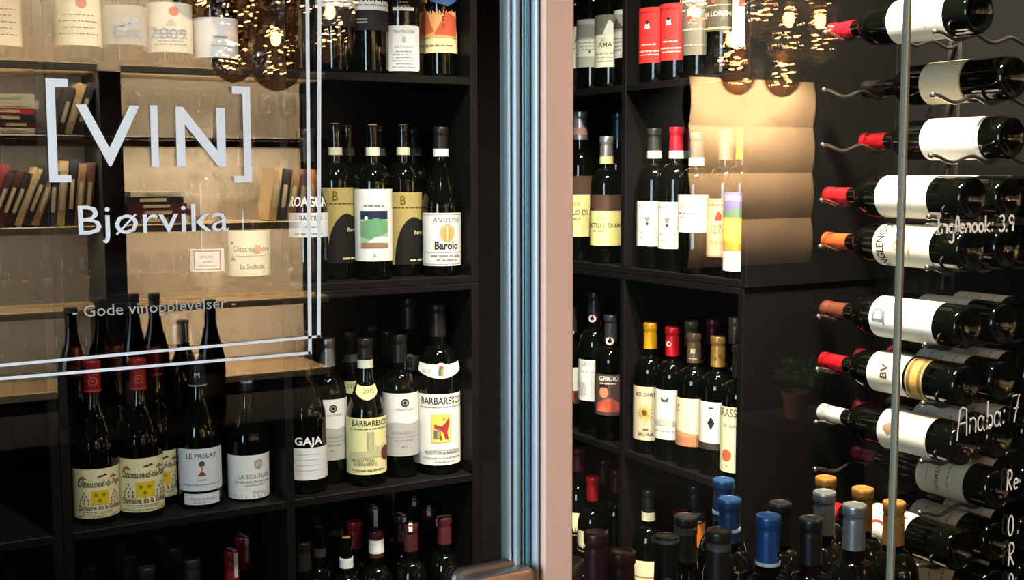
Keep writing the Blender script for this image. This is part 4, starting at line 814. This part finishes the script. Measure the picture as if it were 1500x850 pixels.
# stemware
def glass_mesh(h, r):
    return MB().lathe([(.034, 0), (.033, .002), (.006, .006), (.0035, .02), (.0035, h*.42), (.012, h*.46), (r*.8, h*.56), (r, h*.68), (r*.93, h*.85), (r*.76, h)], 20, cap=False).mesh('wine_glass', [STEM], 60)
GM = [glass_mesh(.20, .042), glass_mesh(.225, .046)]; gn = [0]
def stem(x, y, z, m, row, pos):
    o = obj('wine_glass', GM[m]); o.location = (x, y, z); o.rotation_euler = (0, 0, random.uniform(0, 6)); tag(o, 'wine glass on the back bar %s, %s' % (row, pos), 'glass', 'glasses on the back bar'); return o
OR2 = ['leftmost', 'second from left', 'third from left', 'fourth from left', 'fifth from left', 'sixth from left', 'seventh from left', 'eighth from left', 'ninth from left', 'tenth from left', 'eleventh from left', 'rightmost']
for row, k, dys, x0, x1, n, m in (('top board', 'a', (.10,), xl_+.95, xm0-.05, 4, 0), ('upper right board', 'b', (.07, .17), xm1+.07, xr_-.06, 9, 0), ('middle right board', 'c', (.09,), refl(225, 300, YV).x, refl(365, 300, YV).x, 5, 1), ('lower right board', 'd', (.07, .18), xm1+.07, xr_-.06, 9, 1), ('lower left board', 'd', (.08,), refl(10, 400, YV).x, xm0-.06, 5, 1), ('bottom board', 'e', (.08,), refl(0, 500, YV).x, xr_-.08, 12, 1)):
    for j, dy in enumerate(dys):
        for i in range(n):
            x = x0+(x1-x0)*i/(n-1)+(.03 if j else 0)
            if xm0-.05 < x < xm1+.05: continue
            if x > xr_-.05: continue
            stem(min(x, xr_-.05), YS-dy, zb[k], m, row, OR2[i]+(', back row' if j else ''))
# books
def book(x, z, th, hgt, dep, c, lean, lbl, flat=False, rz=0):
    e = empty('book', (x, YS-.05, z), lbl, 'book', 'books on the back bar')
    cm = mat(c, .55, noise=.1, scale=30); b = MB(); pg = MB()
    b.box(0, .003, -dep, 0, 0, hgt); b.box(th-.003, th, -dep, 0, 0, hgt); b.box(.003, th-.003, -.004, 0, 0, hgt); pg.box(.003, th-.003, -dep+.004, -.004, .003, hgt-.004)
    b.build('cover', cm, e); pg.build('pages', mat('#d8cdb2', .8), e); t = MB().box(.25*th, .75*th, 0, .0006, hgt*.25, hgt*.7).build('spine_title', mat('#c9b48a', .6), e)
    if flat: e.rotation_euler = (0, R(90), 0); e.location = (x, YS-.05, z+th)
    else: e.rotation_euler = (0, R(lean), 0)
    return e
BC = ['#4a2020', '#6d3a24', '#8c6a4a', '#2a2622', '#7a2626', '#5a3a30', '#a98c62', '#3a2a2c', '#b06a3a', '#1f1d24']
def leanrow(px0, px1, k, n, hgt, lean, where):
    x = refl(px0, 300, YV).x; x1 = refl(px1, 300, YV).x; th = (x1-x)/n*.94
    for i in range(n): book(x+(x1-x)*i/n, zb[k]+(th*math.sin(R(abs(lean))) if lean > 0 else 0)*1.0, th*.9, hgt*random.uniform(.85, 1.05), .17, BC[(i*3+len(where)) % 10], lean, '%s book leaning %s, %s' % (['wine red', 'brown', 'tan', 'black', 'dark red', 'chestnut', 'straw', 'plum', 'orange', 'navy'][(i*3+len(where)) % 10], where, OR2[i]))
leanrow(-30, 60, 'c', 7, .27, 22, 'on the middle left board'); leanrow(72, 138, 'c', 5, .27, 6, 'beside the dark upright of the middle board'); leanrow(88, 128, 'b', 3, .22, 18, 'on the upper left board'); leanrow(398, 466, 'c', 5, .25, 9, 'at the right end of the middle board')
def stack(px, k, ths, ln, where):
    z = zb[k]; x = refl(px, 300, YV).x
    for i, (th, c) in enumerate(ths): book(x+random.uniform(0, .03), z, th, ln*random.uniform(.9, 1), .2, c, 0, '%s book lying in the stack %s, number %s up' % ({'#4a2020': 'dark red', '#23262e': 'navy', '#b3202a': 'bright red', '#d8cdb2': 'ivory', '#3a1c20': 'maroon', '#191816': 'black', '#5c2626': 'wine red'}[c], where, ['one', 'two', 'three', 'four', 'five', 'six'][i]), True); z += th+.0005
stack(-12, 'b', [(.03, '#d8cdb2'), (.025, '#4a2020'), (.03, '#23262e'), (.022, '#b3202a'), (.035, '#d8cdb2'), (.025, '#d8cdb2')], .19, 'on the upper left board')
stack(186, 'c', [(.035, '#3a1c20'), (.03, '#5c2626'), (.025, '#4a2020'), (.03, '#191816'), (.02, '#d8cdb2')], .27, 'on the middle right board')

# bar counter in the room with dark bottles, silhouetted against the lit shelves in the mirror image
YVC = 3.20; ZCN = .945
bc = empty('bar_counter', (1.3, 2*YG-YVC, 0), 'dark bar counter in front of the lit back shelves', 'counter')
MB().bbox(-1.5, .45, -.22, .20, ZCN-.04, ZCN, b=.004).build('counter_top', mat('#0e0c0a', .7, spec=.15), bc); MB().bbox(-1.45, .40, -.18, .14, 0, ZCN-.04, b=.003).build('counter_front', mat('#100e0c', .7), bc)
for px, top, kind, dv, lbl in ((104, 452, 'burgundy', 0, 'leftmost dark bottle on the bar counter'), (147, 438, 'burgundy', .02, 'second dark bottle from the left on the bar counter'), (195, 431, 'flute', 0, 'tall slim dark bottle on the counter, left one of the pair'), (226, 431, 'flute', .09, 'tall slim dark bottle on the counter, right one of the pair'), (268, 470, 'burgundy', .02, 'shorter dark bottle between the slim ones on the counter'), (308, 440, 'flute', 0, 'tall slim dark bottle at the right end of the counter row')):
    q = refl(px, top, YVC+dv); bottle((q.x, q.y, ZCN), q.z-ZCN, kind, lbl, cap='#171614', caplen=.05, group='bottles on the bar counter', rot=(0, 0, math.pi), glass=mat('#14120c', .12), lab=(.05, .11) if kind == 'flute' else None, col='#3a3424', wdeg=120)

# framed kraft-paper sheet on the dark wall, mirrored in the fixed pane
yv = 2*YG+3.64; a, b_ = refl(1010, 112, yv), refl(1186, 384, yv)
po = empty('paper_sheet', ((a.x+b_.x)/2, -3.64, b_.z), 'large creased kraft paper sheet on the bar wall, mirrored in the fixed pane', 'poster')
KR = mat('#b8946c', .85, noise=.4, scale=4); nf = 4; hh = a.z-b_.z; ww_ = (b_.x-a.x)/2
for i in range(nf):
    z0, z1 = hh*i/nf, hh*(i+1)/nf; n = 6; vs_ = []
    for j in range(n+1):
        t = j/n; z = z0+(z1-z0)*t; y = .004+.022*math.sin(math.pi*t)
        vs_ += [(-ww_, y, z), (ww_, y, z)]
    MB().add(vs_, [(2*j, 2*j+1, 2*j+3, 2*j+2) for j in range(n)]).build('paper_fold', KR, po, 60)
e = empty('added_paper_lamp', ((a.x+b_.x)/2-.12, -3.65, a.z+.25), 'small warm lamp added above the kraft paper sheet to brighten it', 'lamp')  # invented wall lamp, housing for the added spot on the paper
MB().tube([(0, 0, 0), (0, .16, .05), (0, .26, .02)], .008).build('arm', mat('#222222', .4), e, 60); MB().lathe([(.05, -.06), (.03, 0), (.008, .01)], 16).build('lamp_shade', mat('#222222', .4), e, 50).location = (0, .26, .02)
spot('paper_fill_spot', ((a.x+b_.x)/2-.12, -3.30, a.z+.12), ((a.x+b_.x)/2-.04, -3.64, a.z-.5), 520, WARM, 140, .5, .03)  # added spot giving the paper its warm glow

# pendant clusters of smoked globes
def pendant(px, py, yv, globes, lbl, energy):
    c = refl(px, py, yv); e = empty('pendant_lamp', (c.x, c.y, RC), lbl, 'lamp', 'smoked glass pendant lamps'); s = yv/math.hypot(1, 0)
    sc = at(px, py, y=yv); k = math.hypot(sc.x, sc.y)/F
    MB().lathe([(.07, -.025), (.075, 0)], 24).build('ceiling_rose', mat('#222222', .4, .5), e, 40)
    for (gx_, gy_, q, dy) in globes:
        p = refl(gx_, gy_, yv); x, z = p.x-c.x, p.z-RC; r = q*k; y = dy
        g = MB().lathe([(.0005, -r*1.15)] + [(r*math.sin(math.pi*t/14), -r*1.15*math.cos(math.pi*t/14)) for t in range(1, 11)] + [(r*.55, r*1.15), (r*.30, r*1.6), (r*.28, r*1.75)], 26, cap=False).build('globe', SMOKE, e, 70); g.location = (x, y, z)
        MB().lathe([(.020, r*1.6), (.022, r*1.62), (.022, r*1.62+.06), (.008, r*1.62+.075)], 14).build('socket', mat('#2a241e', .35, .8), e, 50).location = (x, y, z)
        MB().tube([(x*.2, y*.2, -.02), (x, y, -.25), (x, y, z+r*1.62+.06)], .003, 6).build('cord', mat('#1a1816', .6), e)
        gl = (c.x+x, c.y+y, p.z-r*.1)
        fb = MB(); rr = random.Random(int(gx_*7+gy_))
        for i in range(44):
            t = rr.uniform(0, 6.28); zz_ = rr.uniform(-.55, 1.25)*r; q2 = r*.72*math.sqrt(max(.05, 1-(zz_/(1.3*r))**2))*rr.uniform(.35, 1)
            cx, cy = q2*math.cos(t), q2*math.sin(t); d = rr.uniform(.0015, .005)
            fb.tube([(cx-d*math.sin(t), cy+d*math.cos(t), zz_-d*.25), (cx+d*math.sin(t), cy-d*math.cos(t), zz_+d*.25)], rr.uniform(.0007, .0016), 5)
        fb.build('glint_slivers', mat('#ffce9a', .5, emit=200), e).location = (x, y, z)  # glowing slivers stand in for glints on the dimpled globe glass
        MB().ball((0, 0, r*.75), .0105, 12, sz=1.5).build('bulb', mat('#ffd6a4', .5, emit=120), e, 60).location = (x, y, z)
    l = D.lights.new('pendant_glow', 'POINT'); l.energy = energy; l.color = (1, .72, .42); l.shadow_soft_size = .009; o = D.objects.new('pendant_glow', l); COL.objects.link(o); o.location = gl
pendant(400, 20, 2.55, [(342, 82, 32, .0), (394, 90, 38, .05), (330, 20, 40, .10), (400, 10, 42, .14), (455, 55, 36, .12), (500, 0, 34, .02), (280, -10, 34, .04), (440, -30, 40, .0)], 'cluster of smoked glass globes mirrored above the VIN lettering', 75)
pendant(1100, 20, 2.05, [(1083, 108, 26, .0), (1139, 110, 28, .02), (1046, 86, 30, .06), (1110, 60, 32, .10), (1165, 62, 32, .08), (1060, 20, 34, .12), (1125, 0, 36, .03), (1180, 5, 32, .05), (1020, 15, 28, .0)], 'cluster of smoked glass globes mirrored in the fixed pane', 60)
# potted plant faintly mirrored low in the fixed pane
p = refl(1166, 612, 2*YG+2.2); pp = empty('potted_plant', (p.x, p.y, p.z), 'small green plant in a terracotta pot, faintly mirrored beside the rack', 'plant')
MB().lathe([(.05, 0), (.065, .11), (.07, .11), (.07, .13), (.06, .13), (.058, .11)], 18).build('pot', mat('#8a4a34', .8, noise=.1), pp, 40)
lf = MB()
for i in range(160):
    t = random.uniform(0, 6.28); s = random.uniform(.3, 1); el = random.uniform(.2, 1.4); c = Vector((math.cos(t)*math.cos(el), math.sin(t)*math.cos(el), math.sin(el)*.9))*.17*s+Vector((0, 0, .15)); u = Vector((random.gauss(0, 1), random.gauss(0, 1), random.gauss(0, 1))).normalized(); v = u.orthogonal().normalized()
    lf.add([c-u*.022, c+v*.009, c+u*.022, c-v*.009], [(0, 1, 2, 3)])
tag(lf.build('foliage', mat('#4a6a34', .7, noise=.2), pp), kind='stuff')
ct = empty('side_counter', (p.x, p.y, 0), 'dark wooden side counter carrying the potted plant', 'counter'); MB().bbox(-.3, .3, -.22, .22, p.z-.04, p.z).build('counter_top', mat('#0e0b09', .8, spec=.1), ct); MB().bbox(-.27, .27, -.2, .2, 0, p.z-.04).build('cabinet_body', mat('#0b0908', .8, spec=.1), ct)
print('bottles', NB[0], 'objects', len(D.objects))
